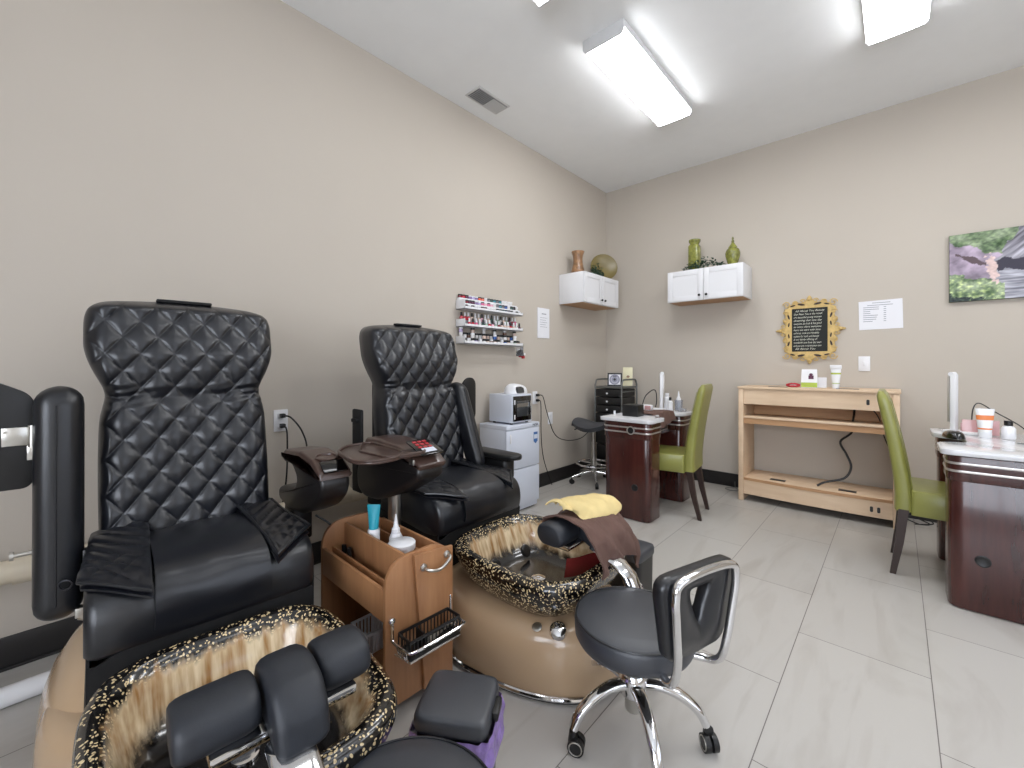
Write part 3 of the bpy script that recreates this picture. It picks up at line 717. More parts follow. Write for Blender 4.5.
def pedi_tub(t):
    cx, z1 = -1.09, .455   # the whole tub is set lower by its location
    def R(hx, hy, z, n=3.6, sag=1):
        out = []
        for p in rrect(cx, 0, hx, hy, z, n, 96):
            u = (p[0] - cx) / .31
            out.append((p[0], p[1], p[2] + (.016 * (u * u * .6 - .35 * u)) * sag))      # rim rises toward the seat, dips at the sides
        return out
    hx, hy = .325, .285
    rings = [R(.20, .16, .285, 2.6, 0), R(.245, .215, .295, 3, .3), R(.285, .25, .33, 3.4, .6), R(.31, .272, .375, 3.8), R(.322, .284, .415, 4), R(.322, .284, .435, 4), R(.315, .277, .449, 4), R(.30, .262, .455, 4), R(.285, .247, .453, 4)]
    o = obj('foot_tub', G().loft(rings, c0=True, c1=False), 'speckle', t, 'black foot tub with gold flakes', sharp=60, loc=(-.045, 0, -.05))
    inner = [R(.285, .247, .4525, 4), R(.275, .237, .446, 4), R(.262, .226, .425, 3.8), R(.245, .212, .38, 3.6, .8), R(.225, .195, .33, 3.4, .6), R(.20, .17, .31, 3, .3), R(.15, .12, .306, 2.6, 0), R(.01, .01, .304, 2, 0)]
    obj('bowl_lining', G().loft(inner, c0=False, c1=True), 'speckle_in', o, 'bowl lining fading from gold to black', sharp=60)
    obj('drain', G().lathe([(.001, .306), (.03, .306), (.03, .312), (.02, .314), (.001, .312)], 24, mx=T(cx)), 'chrome', o)
    for s_ in (-1, 1): obj('jet', G().lathe([(.001, 0), (.028, 0), (.028, .008), (.018, .012), (.001, .010)], 20, mx=T(cx - .16, s_ * .10, .345, ry=1.1)), 'plastic_black', o)
    return o
def pedi_legrest(t, dx=0, dy=0):
    st = obj('legrest_arm', G().loft([[(cx + .03 * math.cos(a) * d_, .033 * math.sin(a) * w_, zz) for a in [2 * PI * k / 20 for k in range(20)]] for cx, zz, w_, d_ in ((-.715, .16, 1.5, 1.0), (-.705, .25, 1.35, .9), (-.71, .33, 1.2, .85), (-.74, .39, 1.15, .9), (-.79, .428, 1.2, 1), (-.87, .452, 1.2, 1))]), 'chrome', t, 'chrome arm under the leg rest', loc=(0, dy * .6, 0))
    obj('hinge', G().cyl((-.725, -.05, .33), (-.725, .05, .33), .020, 20), 'chrome', st)
    bar = obj('legrest_bar', G().box(-.97, -.90, -.13, .14, .445, .468, .006), 'chrome', st, loc=(dx, dy * .4, 0))
    def block(y0, y1, prof, cr):
        g = G(); rr = rpoly(prof, cr, 5); rings = []
        cxx = sum(p[0] for p in rr) / len(rr); czz = sum(p[1] for p in rr) / len(rr)
        for y, k in ((y0, .80), (y0 + .004, .90), (y0 + .013, .97), (y0 + .025, 1), (y1 - .025, 1), (y1 - .013, .97), (y1 - .004, .90), (y1, .80)):
            rings.append([(cxx + (p[0] - cxx) * k + dx, y + dy, czz + (p[1] - czz) * k) for p in rr])
        return g.loft(rings)
    side = [(-1.025, .50), (-1.018, .540), (-.96, .553), (-.905, .537), (-.892, .49), (-.915, .466), (-1.0, .466)]
    mid = [(-1.030, .49), (-1.022, .545), (-.955, .562), (-.88, .545), (-.842, .505), (-.826, .448), (-.842, .436), (-.87, .450), (-.91, .466), (-1.0, .466)]
    obj('legrest_pad', block(-.180, -.045, side, .022), 'pad_dust', t, sharp=70)
    obj('legrest_pad', block(-.037, .060, mid, .02), 'pad_dust', t, 'longer middle leg rest pad', sharp=70)
    obj('legrest_pad', block(.068, .175, side, .022), 'pad_dust', t, sharp=70)
def pedi_seat(t):
    # cushion body
    prof = rpoly([(-1.98, .44), (-1.98, .585), (-1.60, .60), (-1.49, .575), (-1.462, .50), (-1.475, .42), (-1.58, .41)], [.02, .03, .08, .06, .05, .03, .02], 7)
    rings = []; cxx, czz = -1.68, .51
    for y, k in ((-.275, .90), (-.267, .96), (-.25, 1), (-.14, 1.0), (-.135, .985), (-.13, 1.0), (0, 1.01), (.13, 1.0), (.135, .985), (.14, 1.0), (.25, 1), (.267, .96), (.275, .90)):
        rings.append([(cxx + (p[0] - cxx) * (k if k < .97 else 1), y, czz + (p[1] - czz) * k) for p in prof])
    s_ = obj('seat', G().loft(rings), 'leather_smooth', t, sharp=70)
    # smooth leather throw with piped edges running over the middle
    def mf(u, v):
        y = -.132 + .264 * u
        path = [(-1.96, .598), (-1.80, .612), (-1.63, .618), (-1.53, .606), (-1.475, .575), (-1.452, .515), (-1.458, .46)]
        q = v * (len(path) - 1); i = min(int(q), len(path) - 2); f = q - i
        p0 = path[max(i - 1, 0)]; p1 = path[i]; p2 = path[i + 1]; p3 = path[min(i + 2, len(path) - 1)]
        def cr(a, b, c, d): return .5 * (2 * b + (c - a) * f + (2 * a - 5 * b + 4 * c - d) * f * f + (3 * b - a - 3 * c + d) * f ** 3)
        w_ = .003 * mn.noise(Vector((y * 12, v * 5, 1))) + .004 * math.sin(v * 22 + y * 30) * math.exp(-((v - .15) / .2) ** 2)
        return (cr(p0[0], p1[0], p2[0], p3[0]) + w_, y * (1 + .06 * v), cr(p0[1], p1[1], p2[1], p3[1]) + w_ + .004)
    c = obj('seat_cover', G().grid(mf, 40, 60, -.008), 'leather', t, sharp=70)
    for s2 in (-1, 1):
        # quilted corner flap lying over the seat side
        A = Vector((-1.95, s2 * .130, .628)); B = Vector((-1.93, s2 * .262, .626)); C_ = Vector((-1.56, s2 * .285, .608)); D = Vector((-1.43, s2 * .150, .606))
        def ff(u, v):
            p = (A * (1 - v) + D * v) * (1 - u) + (B * (1 - v) + C_ * v) * u
            a = (p.x * 1.0 + p.y * s2 * 1.6) / .075; b_ = (p.x * 1.0 - p.y * s2 * 1.6) / .11
            e = min(1, min(u, 1 - u, v, 1 - v) * 14)
            return (p.x, p.y, p.z + e * .009 * (abs(math.sin(PI * a)) ** .5 if v < .62 else (abs(math.sin(PI * a)) * abs(math.sin(PI * b_))) ** .4) - .018 * sstep(.8, 1, v) * (1 - u) - .012 * u * u + .006 * math.sin(v * 5 + u * 3))
        for layer in (0, 1):
            dz = -.016 * layer
            f = obj('seat_flap', G().grid(lambda u, v: (ff(u, v)[0] + .012 * layer, ff(u, v)[1] - s2 * .004 * layer, ff(u, v)[2] + dz), 26, 50, -.009 if layer == 0 else -.006), 'leather', t, 'quilted leather flap at the side of the seat' if layer == 0 else None, sharp=70)
            if layer == 0:
                bd = [ff(0, v / 16) for v in range(17)] + [ff(u / 6, 1) for u in range(1, 7)] + [ff(1, 1 - v / 16) for v in range(1, 17)] + [ff(1 - u / 6, 0) for u in range(1, 6)]
                obj('piping', G().tube([(p[0], p[1], p[2] + .003) for p in bd], .0058, 8, closed=True), 'leather_smooth', f)
    # black cloth skirt and box below the cushion
    g = G()
    def sk(u, v):
        y = -.268 + .536 * u; z = .43 - .185 * v - .02 * math.exp(-((u - .02) / .06) ** 2)
        return (-1.485 - .02 * v + .006 * math.sin(u * 17) * v, y, z)
    g.grid(sk, 40, 8, .006)
    for s2 in (-1, 1): g.grid(lambda u, v: (-1.49 - .45 * u, s2 * (.270 + .006 * math.sin(u * 9) * v), .47 - (.20 + .03 * math.sin(u * 6)) * v), 20, 6, .006)
    obj('skirt', g, 'fabric_black', t, sharp=60)
    obj('seat_box', G().box(-2.05, -1.53, -.25, .25, .26, .455, .02), 'fabric_black', t)
def pedi_back(t, dx=0):
    o = bpy.data.objects.new('backrest', BACK_ME); COL.objects.link(o); o.parent = t
    obj('headrest_strap', G().box(-2.135, -2.10, -.09, .085, 1.412, 1.424, .004, mx=T(0, 0, 0)), 'fabric_black', o)
    obj('back_frame', G().box(-2.20, -2.14, -.19, .19, .40, 1.12, .01).box(-2.16, -2.0, -.24, .24, .42, .56, .01), 'fabric_black', t)
# ---------------- near chair
tA = thing('pedicure_chair', 'near black quilted leather pedicure spa chair with its left arm folded up', 'pedicure chair', (0.004, .242, 0), -.065)
pedi_base(tA); pedi_tub(tA); pedi_legrest(tA, 0, .025); pedi_seat(tA); pedi_back(tA)
def raised_arm(t, y, x, z0, z1, lean, r=.055, dx=0):
    # long padded arm folded up against the side of the back
    g = G(); rings = []
    L_ = z1 - z0
    fs_ = [.5 * (1 - math.cos(PI * q / 10)) * .075 / L_ for q in range(6)]
    fs_ = fs_ + [.06 / L_ + (1 - .12 / L_) * q / 12 for q in range(13)] + [1 - v for v in fs_[::-1]]
    for f in sorted(fs_):
        z = z0 + L_ * f; e = min(1, min(f, 1 - f) * L_ / .055)
        k = max(.04, (1 - (1 - e) ** 2) ** .5)
        rings.append([(x + lean * f + .062 * k * sel(math.cos(a), 2.8), y + r * k * sel(math.sin(a), 2.8), z) for a in [2 * PI * k2 / 36 for k2 in range(36)]])
    g.loft(rings); a = obj('armrest', g, 'leather_smooth', t, 'padded armrest folded upright', sharp=70)
    obj('seam', G().tube([(x + lean * f + .0632, y - .004, z0 + L_ * f) for f in [.08 + .84 * k / 20 for k in range(21)]], .0022, 6), 'leather', a)
    return a
a = raised_arm(tA, -.335, -1.88, .40, 1.105, -.03)
obj('pivot', G().cyl((-1.86, -.282, .50), (-1.86, -.25, .50), .03, 20).box(-1.875, -1.845, -.285, -.255, .50, .60, .006), 'plastic_black', a)
obj('pull_ring', G().tube([(-1.806 + .004 * math.cos(q), -.318 + .014 * math.cos(q), .52 + .014 * math.sin(q)) for q in [2 * PI * k / 14 for k in range(14)]], .003, 6, closed=True), 'dark_metal', a)
obj('bracket', G().box(-1.86, -1.83, -.30, -.27, .40, .43, .003).cyl((-1.845, -.29, .40), (-1.845, -.265, .385), .01, 10), 'steel', a)
pt = obj('side_tray', G().prism(rpoly([(-.54, .80), (-.54, 1.14), (-.46, 1.12), (-.40, 1.085), (-.384, 1.05), (-.384, .83), (-.40, .80)], [0, 0, .02, .02, .02, .03, .02], 5), -1.93, -1.915, 'X', .004), 'plastic_black', tA, 'flip tray hanging upright beside the folded arm')
g = G().box(-1.914, -1.909, -.452, -.40, .93, .985, .002).box(-1.914, -1.905, -.402, -.376, .885, .93, .002)
g.cyl((-1.902, -.390, .925), (-1.902, -.390, .99), .010, 14)
for yy, zz_ in ((-.445, .972), (-.445, .942), (-.415, .957), (-.388, .903)): g.cyl((-1.910, yy, zz_), (-1.9065, yy, zz_), .004, 8)
obj('hinge', g, 'steel', pt, 'steel hinge plate')
obj('pin', G().cyl((-1.93, -.43, .60), (-1.93, -.38, .60), .006, 10).cyl((-1.93, -.438, .60), (-1.93, -.43, .60), .013, 14), 'steel', tA)
# right arm of the near chair: dark shell with brown top and cup holder
def arm_shell(t, y0, y1, prof, top, cup, name='armrest'):
    sh = obj(name, G().prism(rpoly(prof, .03, 5), y0, y1, 'Y', .022, seg=4), 'plastic_dark', t, sharp=50)
    tp = obj('arm_top', G().prism(rpoly(top, .006, 3), y0 - .004, y1 + .004, 'Y', .012, seg=3), 'brown_tray', sh, 'brown plastic arm top', sharp=50)
    return sh, tp
profA = [(-2.056, 0.775), (-2.008, 0.800), (-1.816, 0.815), (-1.688, 0.800), (-1.608, 0.765), (-1.588, 0.720), (-1.608, 0.670), (-1.672, 0.620), (-1.816, 0.565), (-1.984, 0.545), (-2.112, 0.560), (-2.120, 0.620), (-2.008, 0.642), (-1.896, 0.665), (-1.864, 0.700), (-1.928, 0.745), (-2.048, 0.740)]
topA = [(-2.060, 0.772), (-2.012, 0.802), (-1.816, 0.822), (-1.688, 0.808), (-1.602, 0.770), (-1.592, 0.740), (-1.688, 0.775), (-1.816, 0.790), (-2.008, 0.772)]
sA, tpA = arm_shell(tA, .335, .45, profA, topA, True)
obj('cup_holder', G().lathe([(.036, .0), (.042, .003), (.042, .006), (.036, .008), (.033, .002), (.031, -.02), (.001, -.022)], 28, mx=T(-1.69, .392, .806, ry=.13)), 'brown_tray', tpA, 'round cup holder recess')
obj('button_panel', G().box(-.03, .03, -.045, .045, 0, .008, .003, mx=T(-1.618, .392, .782, ry=.55)), 'black_gloss', tpA)
obj('arm_mount', G().box(-2.06, -1.90, .22, .38, .42, .47, .01).box(-2.04, -1.92, .34, .42, .42, .60, .01), 'plastic_black', sA)
# ---------------- far chair
tB = thing('pedicure_chair', 'far black quilted leather pedicure spa chair with towels on its leg rest', 'pedicure chair', (0, 1.42, 0))
pedi_base(tB); pedi_tub(tB); pedi_legrest(tB, -.04, .07)
sub = thing('seat_group', '', '', (.0, 0, 0)); n0 = set(bpy.data.objects)
pedi_seat(tB); pedi_back(tB)
for o in set(bpy.data.objects) - n0:
    if o.parent == tB: o.location = (-.01, .018, -.015)
bpy.data.objects.remove(sub)
obj('bowl_splash_panel', G().grid(lambda u, v: (-1.09 + .24 * math.cos(-.9 + 1.9 * u) * (1 - .12 * v), .205 * sel(math.sin(-.2 + 1.9 * u), 3) * (1 - .10 * v), .425 - .08 * v), 24, 6, .004), 'maroon', tB, 'maroon inner panel at the front of the bowl')
profB = [(-1.880, 0.680), (-1.852, 0.735), (-1.760, 0.800), (-1.613, 0.815), (-1.448, 0.795), (-1.383, 0.765), (-1.379, 0.725), (-1.448, 0.680), (-1.576, 0.615), (-1.705, 0.570), (-1.816, 0.565), (-1.871, 0.600)]
topB = [(-1.825, 0.780), (-1.779, 0.842), (-1.668, 0.848), (-1.530, 0.838), (-1.420, 0.810), (-1.369, 0.775), (-1.379, 0.755), (-1.484, 0.780), (-1.668, 0.790)]
sB, tpB = arm_shell(tB, -.44, -.31, profB, topB, False)
obj('control_panel', G().box(-.06, .06, -.055, .055, 0, .007, .003, mx=T(-1.43, -.375, .832, ry=.34)), 'black_gloss', tpB, 'glossy remote control panel with red buttons')
g = G()
for i in range(3):
    for j in range(3): g.box(-.045 + .022 * i, -.033 + .022 * i, -.035 + j * .024, -.019 + j * .024, .007, .009, mx=T(-1.43, -.375, .832, ry=.34))
g.mi = 1; g.box(.015, .045, -.03, .03, .007, .0085, mx=T(-1.43, -.375, .832, ry=.34))
obj('buttons', g, ['red', 'blue_white'], tpB)
tr = obj('armrest_tray', G().prism(rpoly([(-1.77, -.36), (-1.58, -.33), (-1.345, -.43), (-1.36, -.60), (-1.55, -.615), (-1.70, -.52)], .03, 5), .835, .845, 'Z', .003), 'brown_tray', tB, 'brown hinged tray over the arm')
tr.location = (-.03, .03, -.02)
obj('tray_rim', G().tube([(p[0], p[1], .847) for p in rpoly([(-1.76, -.365), (-1.58, -.335), (-1.35, -.435), (-1.365, -.595), (-1.55, -.61), (-1.695, -.52)], .03, 5)], .006, 8, closed=True), 'brown_tray', tr)
tr2 = tr2_ = obj('armrest_tray', G().prism(rpoly([(-1.72, -.50), (-1.44, -.515), (-1.355, -.60), (-1.36, -.70), (-1.43, -.745), (-1.64, -.70), (-1.72, -.62)], .035, 5), .793, .803, 'Z', .003), 'brown_tray', tB, 'brown swing-out tray reaching toward the near chair')
obj('tray_rim', G().tube([(p[0], p[1], .805) for p in rpoly([(-1.715, -.505), (-1.44, -.52), (-1.36, -.60), (-1.365, -.70), (-1.43, -.74), (-1.64, -.695), (-1.715, -.62)], .035, 5)], .0055, 8, closed=True), 'brown_tray', tr2)
tr2.location = (-.01, .060, .022)
obj('tray_latch', G().box(-1.43, -1.40, -.452, -.442, .775, .797, .003), 'steel', sB)
obj('arm_mount', G().cyl((-1.66, -.37, .36), (-1.66, -.37, .60), .028, 20).box(-1.72, -1.6, -.40, -.25, .34, .37, .006), 'steel', sB)
a = raised_arm(tB, .285, -1.82, .57, 1.065, -.19, r=.044)
pt = obj('side_tray', G().prism(rpoly([(.335, .80), (.335, 1.04), (.375, 1.09), (.43, 1.09), (.455, 1.06), (.455, .84), (.42, .80)], .03, 5), -2.03, -2.015, 'X', .004), 'plastic_black', tB, 'flip tray standing upright behind the folded arm')
obj('armrest', G().prism(rpoly([(-2.0, .33), (-1.70, .33), (-1.60, .36), (-1.585, .42), (-1.63, .455), (-1.95, .455)], .04, 6), .625, .655, 'Z', .01).box(-1.95, -1.66, .35, .44, .50, .625, .02), 'plastic_black', tB, 'low black arm shelf on the far side', sharp=50)
obj('side_bracket', G().box(-2.22, -2.12, -.285, -.265, .48, .93, .01).box(-2.20, -2.14, -.30, -.28, .86, .88, .004), 'fabric_black', tB)
# towels on the far chair's leg rest
def towel_f(u, v):
    y = 1.375 + .30 * u
    path = [(-1.10, .465), (-1.085, .525), (-1.02, .552), (-.95, .556), (-.88, .545), (-.825, .49), (-.805, .43), (-.80, .38)]
    q = v * (len(path) - 1); i = min(int(q), len(path) - 2); f = q - i
    x = path[i][0] * (1 - f) + path[i + 1][0] * f; z = path[i][1] * (1 - f) + path[i + 1][1] * f
    w_ = .014 * math.sin(u * 17 + 4 * math.sin(v * 3)) * sstep(.3, 1, v) + .016 * abs(mn.noise(Vector((u * 5 + v * 2, v * 2, 4)))) + .004 * mn.noise(Vector((u * 22, v * 12, 9)))
    z += .014 * (math.sin(u * 13 + v * 5) * .5 + .5) * (1 - v * .6) + .03 * math.sin(u * PI * 1.2) * sstep(.6, 1, v)
    z -= .10 * sstep(.82, 1, u) * (1 - v * .5)
    return (x + max(w_, -.006) + .006, y - .02 * v * (1 - u) , z + .006 + max(0, w_) * .5)
tag(obj('brown_towel', G().grid(towel_f, 70, 50, -.006), 'towel_brown', sharp=80), 'brown towel draped over the leg rest of the far spa chair', 'towel')
g = G(); rings = []
for q in range(0, 29):
    f = q / 28; y = 1.43 + .235 * f
    hx = .068 + .016 * math.sin(f * 3) ; hz = .026 * (1 - (2 * f - 1) ** 8 * .5); k = min(1, .35 + min(f, 1 - f) * 8)
    rings.append([(-.975 + .04 * f + hx * sel(math.cos(a), 2.6) * (.75 + .25 * k) + .006 * mn.noise(Vector((a * 1.5, f * 6, 2))), y + .012 * math.sin(a * 2), (.592) - .035 * max(0, math.cos(a) - .2) * 1 - .01 * f + hz * k * sel(math.sin(a), 2.6) + .010 * mn.noise(Vector((math.cos(a) * 2, f * 5, 7)))) for a in [2 * PI * k2 / 40 for k2 in range(40)]])
ty = thing('yellow_towel', 'folded pale yellow towel lying on the brown towel', 'towel')
obj('fold', G().loft(rings), 'towel_yellow', ty, sharp=80)
def lip(u, v):
    a = PI * .9 * v + .2
    y = 1.40 + .15 * u
    return (-1.035 + .04 * u + .045 * math.cos(a + PI) + .03 * u * v, y + .015 * math.sin(u * 9 + v * 3), .582 + .022 * math.sin(a) + .006 * math.sin(u * 14))
obj('turned_corner', G().grid(lip, 24, 20, .006), 'towel_yellow', ty, sharp=80)

# ------------------------------------------------------------------ pedicure trolley
tc_ = thing('pedicure_trolley', 'brown wooden pedicure trolley with rounded ends between the spa chairs', 'trolley', (-1.47, .88, 0), -.02)
HW, HL, HT = .135, .25, .53      # half width (y), half length (x), height
def end_panel():
    return rpoly([(-HW, .045), (HW, .045), (HW, HT), (-HW, HT)], [.0, .0, .10, .10], 10)
ep = obj('end_panel', G().prism(end_panel(), HL - .016, HL, 'X', .001), 'cart_wood', tc_)
obj('end_panel', G().prism(end_panel(), -HL, -HL + .016, 'X', .001), 'cart_wood', tc_)
# near (-y) shallow compartment, divider, deep compartment
g = G().box(-HL + .016, HL - .016, -HW, -HW + .012, .33, .435, .001)
obj('side_board', g, 'cart_wood', tc_)
obj('side_board', G().box(-HL + .016, HL - .016, HW - .012, HW, .33, .49, .001), 'cart_wood', tc_)
obj('divider', G().box(-HL + .016, HL - .016, -.045, -.034, .342, .515, .001), 'cart_wood', tc_)
obj('divider', G().box(-HL + .016, HL - .016, -.095, -.088, .342, .43, .001), 'cart_wood', tc_)
obj('divider', G().box(-HL + .016, HL - .016, .075, .083, .342, .47, .001), 'cart_wood', tc_)
obj('tray_floor', G().box(-HL + .016, HL - .016, -HW + .012, HW - .012, .33, .342, .001), 'cart_wood', tc_)
obj('raised_floor', G().box(-HL + .016, HL - .016, -.034, HW - .012, .412, .4225, .001), 'cart_wood', tc_)
obj('lower_shelf', G().box(-HL + .016, HL - .016, -HW + .004, HW - .004, .07, .082, .001).box(-HL + .016, HL - .016, -HW, -HW + .012, .07, .11, .001), 'cart_wood', tc_)
obj('back_board', G().box(-HL + .016, HL - .016, HW - .014, HW - .006, .082, .33, .001), 'cart_wood', tc_)
dr = obj('door', G().prism([(-.035, .31 + .215), (HW - .006, .31 + .20), (HW - .006, .05), (.005, .05), (.005, .09)], HL + .001, HL + .015, 'X', .002), 'cart_wood', tc_)
def bow(y0, y1, z, x0, out, r, m, parent, name='handle'):
    g = G().tube(smooth_path([(x0, y0, z), (x0 + out, y0 + .006, z - .004), (x0 + out * 1.1, (y0 + y1) / 2, z - .012), (x0 + out, y1 - .006, z + .012), (x0, y1, z + .014)], 6), r, 10)
    for y, zz in ((y0, z), (y1, z + .014)): g.lathe([(.001, 0), (.013, 0), (.012, .005), (.006, .008)], 16, mx=T(x0, y, zz, ry=PI / 2))
    return obj(name, g, m, parent)
bow(.0, .10, .475, HL + .015, .03, .0055, 'steel', dr)
# chrome towel rail holding a wire basket
rail = obj('basket_rail', G().tube(smooth_path([(HL, -.115, .335), (HL + .012, -.118, .33), (HL + .014, -.118, .29), (HL + .02, -.118, .275), (HL + .085, -.112, .272), (HL + .108, -.09, .272), (HL + .108, .09, .272), (HL + .085, .112, .272), (HL + .02, .118, .275), (HL + .014, .118, .29), (HL + .012, .118, .33), (HL, .115, .335)], 5), .005, 8), 'chrome', tc_, 'chrome wire rail')
g = G()
for s2 in (-1, 1): g.lathe([(.001, 0), (.012, 0), (.011, .008), (.004, .012)], 14, mx=T(HL + .001, s2 * .115, .335, ry=PI / 2))
g.tube([(HL + .018, -.11, .232), (HL + .09, -.10, .232), (HL + .09, .10, .232), (HL + .018, .11, .232)], .004, 8)
for k in range(8): g.tube([(HL + .018, -.105 + .03 * k, .232), (HL + .092, -.10 + .028 * k, .232)], .002, 6)
for k in range(6): g.tube([(HL + .03 + .012 * k, -.116 , .272), (HL + .03 + .01 * k, -.105, .232)], .002, 6); g.tube([(HL + .03 + .012 * k, .116, .272), (HL + .03 + .01 * k, .105, .232)], .002, 6)
obj('rail_wires', g, 'chrome', rail)
for (x, y) in ((-HL + .03, -HW + .03), (-HL + .03, HW - .03), (HL - .03, -HW + .03), (HL - .03, HW - .03)):
    obj('caster', G().box(x - .008, x + .008, y - .008, y + .008, .03, .07).cyl((x - .01, y, .0205), (x + .01, y, .0205), .02, 16), 'plastic_black', tc_)
# black basket standing in the rail
TC = Matrix.Translation((-1.47, .88, 0)) @ Matrix.Rotation(-.02, 4, 'Z')
bk = thing('wire_basket', 'narrow black slotted basket in the chrome rail of the trolley', 'basket', tuple(TC @ Vector((HL + .055, .0, .2365))), -.02)
g = G(); bx, by, bh2 = .034, .10, .062
g.box(-bx, bx, -by, by, 0, .003)
for s2 in (-1, 1):
    g.box(s2 * bx - .0015, s2 * bx + .0015, -by, by, bh2 - .010, bh2).box(s2 * bx - .0015, s2 * bx + .0015, -by, by, 0, .01)
    g.box(-bx, bx, s2 * by - .0015, s2 * by + .0015, bh2 - .010, bh2).box(-bx, bx, s2 * by - .0015, s2 * by + .0015, 0, .01)
    for k in range(15): y = -by + 2 * by * k / 14; g.box(s2 * bx - .001, s2 * bx + .001, y - .0022, y + .0022, .01, bh2 - .01)
    for k in range(5): x = -bx + 2 * bx * k / 4; g.box(x - .0022, x + .0022, s2 * by - .001, s2 * by + .001, .01, bh2 - .01)
obj('slatted_wall', g, 'plastic_black', bk)
obj('divider', G().box(-bx + .002, bx - .002, -.035, -.032, .003, .052), 'plastic_black', bk)
for k in range(4):
    q = G().tube([(0, -.045, 0), (0, .045, 0)], .0022, 6).box(-.004, .004, .045, .07, -.001, .001)
    o = tag(obj('nail_tool', q, 'steel'), 'slim steel nail tool lying in the black basket', 'tool', 'steel nail tools in the black basket')
    o.matrix_world = Matrix.Translation(tuple(TC @ Vector((HL + .042 + .008 * k, .035 - .004 * k, .244 + .003 * k)))) @ Matrix.Rotation(.12 * (k - 1.5), 4, 'Z') @ Matrix.Rotation(.1, 4, 'X')
# trolley contents
def on_tr(x, y, z): return tuple(TC @ Vector((x, y, z)))
def lathe_thing(name, label, cat, loc, parts, rz=0, group=None):
    t = thing(name, label, cat, loc, rz, group)
    for pn, prof, m in parts: obj(pn, G().lathe(prof, 24), m, t)
    return t
lathe_thing('white_jar', 'large white screw jar with wide lid on the trolley', 'jar', on_tr(.10, .02, .4235), [('body', [(.001, 0), (.04, 0), (.044, .006), (.044, .06), (.001, .06)], 'clear'), ('lid', [(.001, .0605), (.048, .0605), (.05, .065), (.05, .084), (.045, .088), (.001, .089)], 'white_plastic')])
lathe_thing('small_jar', 'small white round jar beside the large jar on the trolley', 'jar', on_tr(.028, .012, .4235), [('body', [(.001, 0), (.026, 0), (.027, .005), (.027, .03), (.001, .03)], 'white_plastic'), ('lid', [(.001, .031), (.029, .031), (.029, .05), (.001, .052)], 'white_plastic')])
lathe_thing('dropper_bottle', 'white squeeze bottle with pointed nozzle on the trolley', 'bottle', on_tr(.012, .048, .4235), [('body', [(.001, 0), (.024, 0), (.026, .005), (.026, .07), (.018, .088), (.001, .089)], 'white_plastic'), ('nozzle', [(.016, .0895), (.016, .105), (.011, .110), (.008, .125), (.003, .16), (.001, .161)], 'white_plastic')])
t = thing('cream_tube', 'teal and white cream tube standing cap down on the trolley', 'tube', on_tr(-.062, -.006, .4235), .7)
obj('cap', G().lathe([(.001, 0), (.023, 0), (.024, .004), (.023, .095), (.02, .10), (.001, .10)], 20), 'white_plastic', t)
def tube_body(h0, h1, r, w_): return G().loft([[(r * (1 - f) * math.cos(a) + w_ * f * math.cos(a), (r * (1 - f) + .002 * f) * math.sin(a), h0 + (h1 - h0) * f) for a in [2 * PI * k / 20 for k in range(20)]] for f in (0, .3, .6, .9, 1)])
obj('body', tube_body(.1005, .195, .018, .027), 'teal', t)
def polish(label, x, y, z, glass, hh=.07):
    t = thing('polish_bottle', label, 'bottle', on_tr(x, y, z))
    obj('glass', G().lathe([(.001, 0), (.015, 0), (.017, .004), (.017, .04), (.008, .05), (.001, .05)], 18), glass, t)
    obj('cap', G().lathe([(.001, .0505), (.010, .0505), (.009, .05 + hh * .7), (.001, .052 + hh * .7)], 16), 'plastic_black', t)
polish('clear nail polish bottle with black cap in the near trolley compartment', -.19, -.066, .3425, 'clear')
polish('dark nail polish bottle with black cap beside the clear one in the trolley', -.145, -.066, .3425, PM['plum'])
polish('black capped bottle half hidden behind the cream tube on the trolley', -.125, .02, .4235, 'plastic_black')
t = thing('slotted_basket', 'small white slotted plastic basket on the lower trolley shelf', 'basket', on_tr(-.05, -.03, .083))
g = G().box(-.06, .06, -.045, .045, 0, .004)
for s2 in (-1, 1):
    g.box(s2 * .06 - .002, s2 * .06 + .002, -.045, .045, .07, .08).box(-.06, .06, s2 * .045 - .002, s2 * .045 + .002, .07, .08)
    for k in range(9): x = -.06 + .015 * k; g.box(x - .004, x + .004, s2 * .045 - .0015, s2 * .045 + .0015, .004, .07)
    for k in range(7): y = -.045 + .015 * k; g.box(s2 * .06 - .0015, s2 * .06 + .0015, y - .004, y + .004, .004, .07)
obj('wall', g, 'white_plastic', t)

# ------------------------------------------------------------------ bins
def bin_(label, x, y, rz, w2, d2, h, bag=False):
    t = thing('pedal_bin', label, 'waste bin', (x, y, 0), rz)
    obj('body', G().loft([rrect(0, 0, w2 * .94, d2 * .94, .0005, 7), rrect(0, 0, w2 * .96, d2 * .96, .01, 7), rrect(0, 0, w2, d2, h - .045, 7)]), 'plastic_black', t, sharp=60)
    obj('lid', G().loft([rrect(0, 0, w2 * 1.04, d2 * 1.04, h - .043, 7), rrect(0, 0, w2 * 1.06, d2 * 1.06, h - .036, 7), rrect(0, 0, w2 * 1.06, d2 * 1.06, h - .014, 7), rrect(0, 0, w2 * 1.02, d2 * 1.02, h - .003, 7), rrect(0, 0, w2 * .9, d2 * .9, h, 7)]), 'pad', t, sharp=60)
    obj('pedal', G().box(w2 * .9, w2 + .035, -.025, .025, .006, .016, .004), 'plastic_black', t)
    obj('hinge', G().box(-.03, .03, d2 * 1.03, d2 * 1.03 + .018, h - .035, h - .012, .004), 'plastic_black', t)
    return t
b1 = bin_('black square pedal bin with a purple liner beside the trolley', -.858, .735, math.radians(-58), .083, .092, .300)
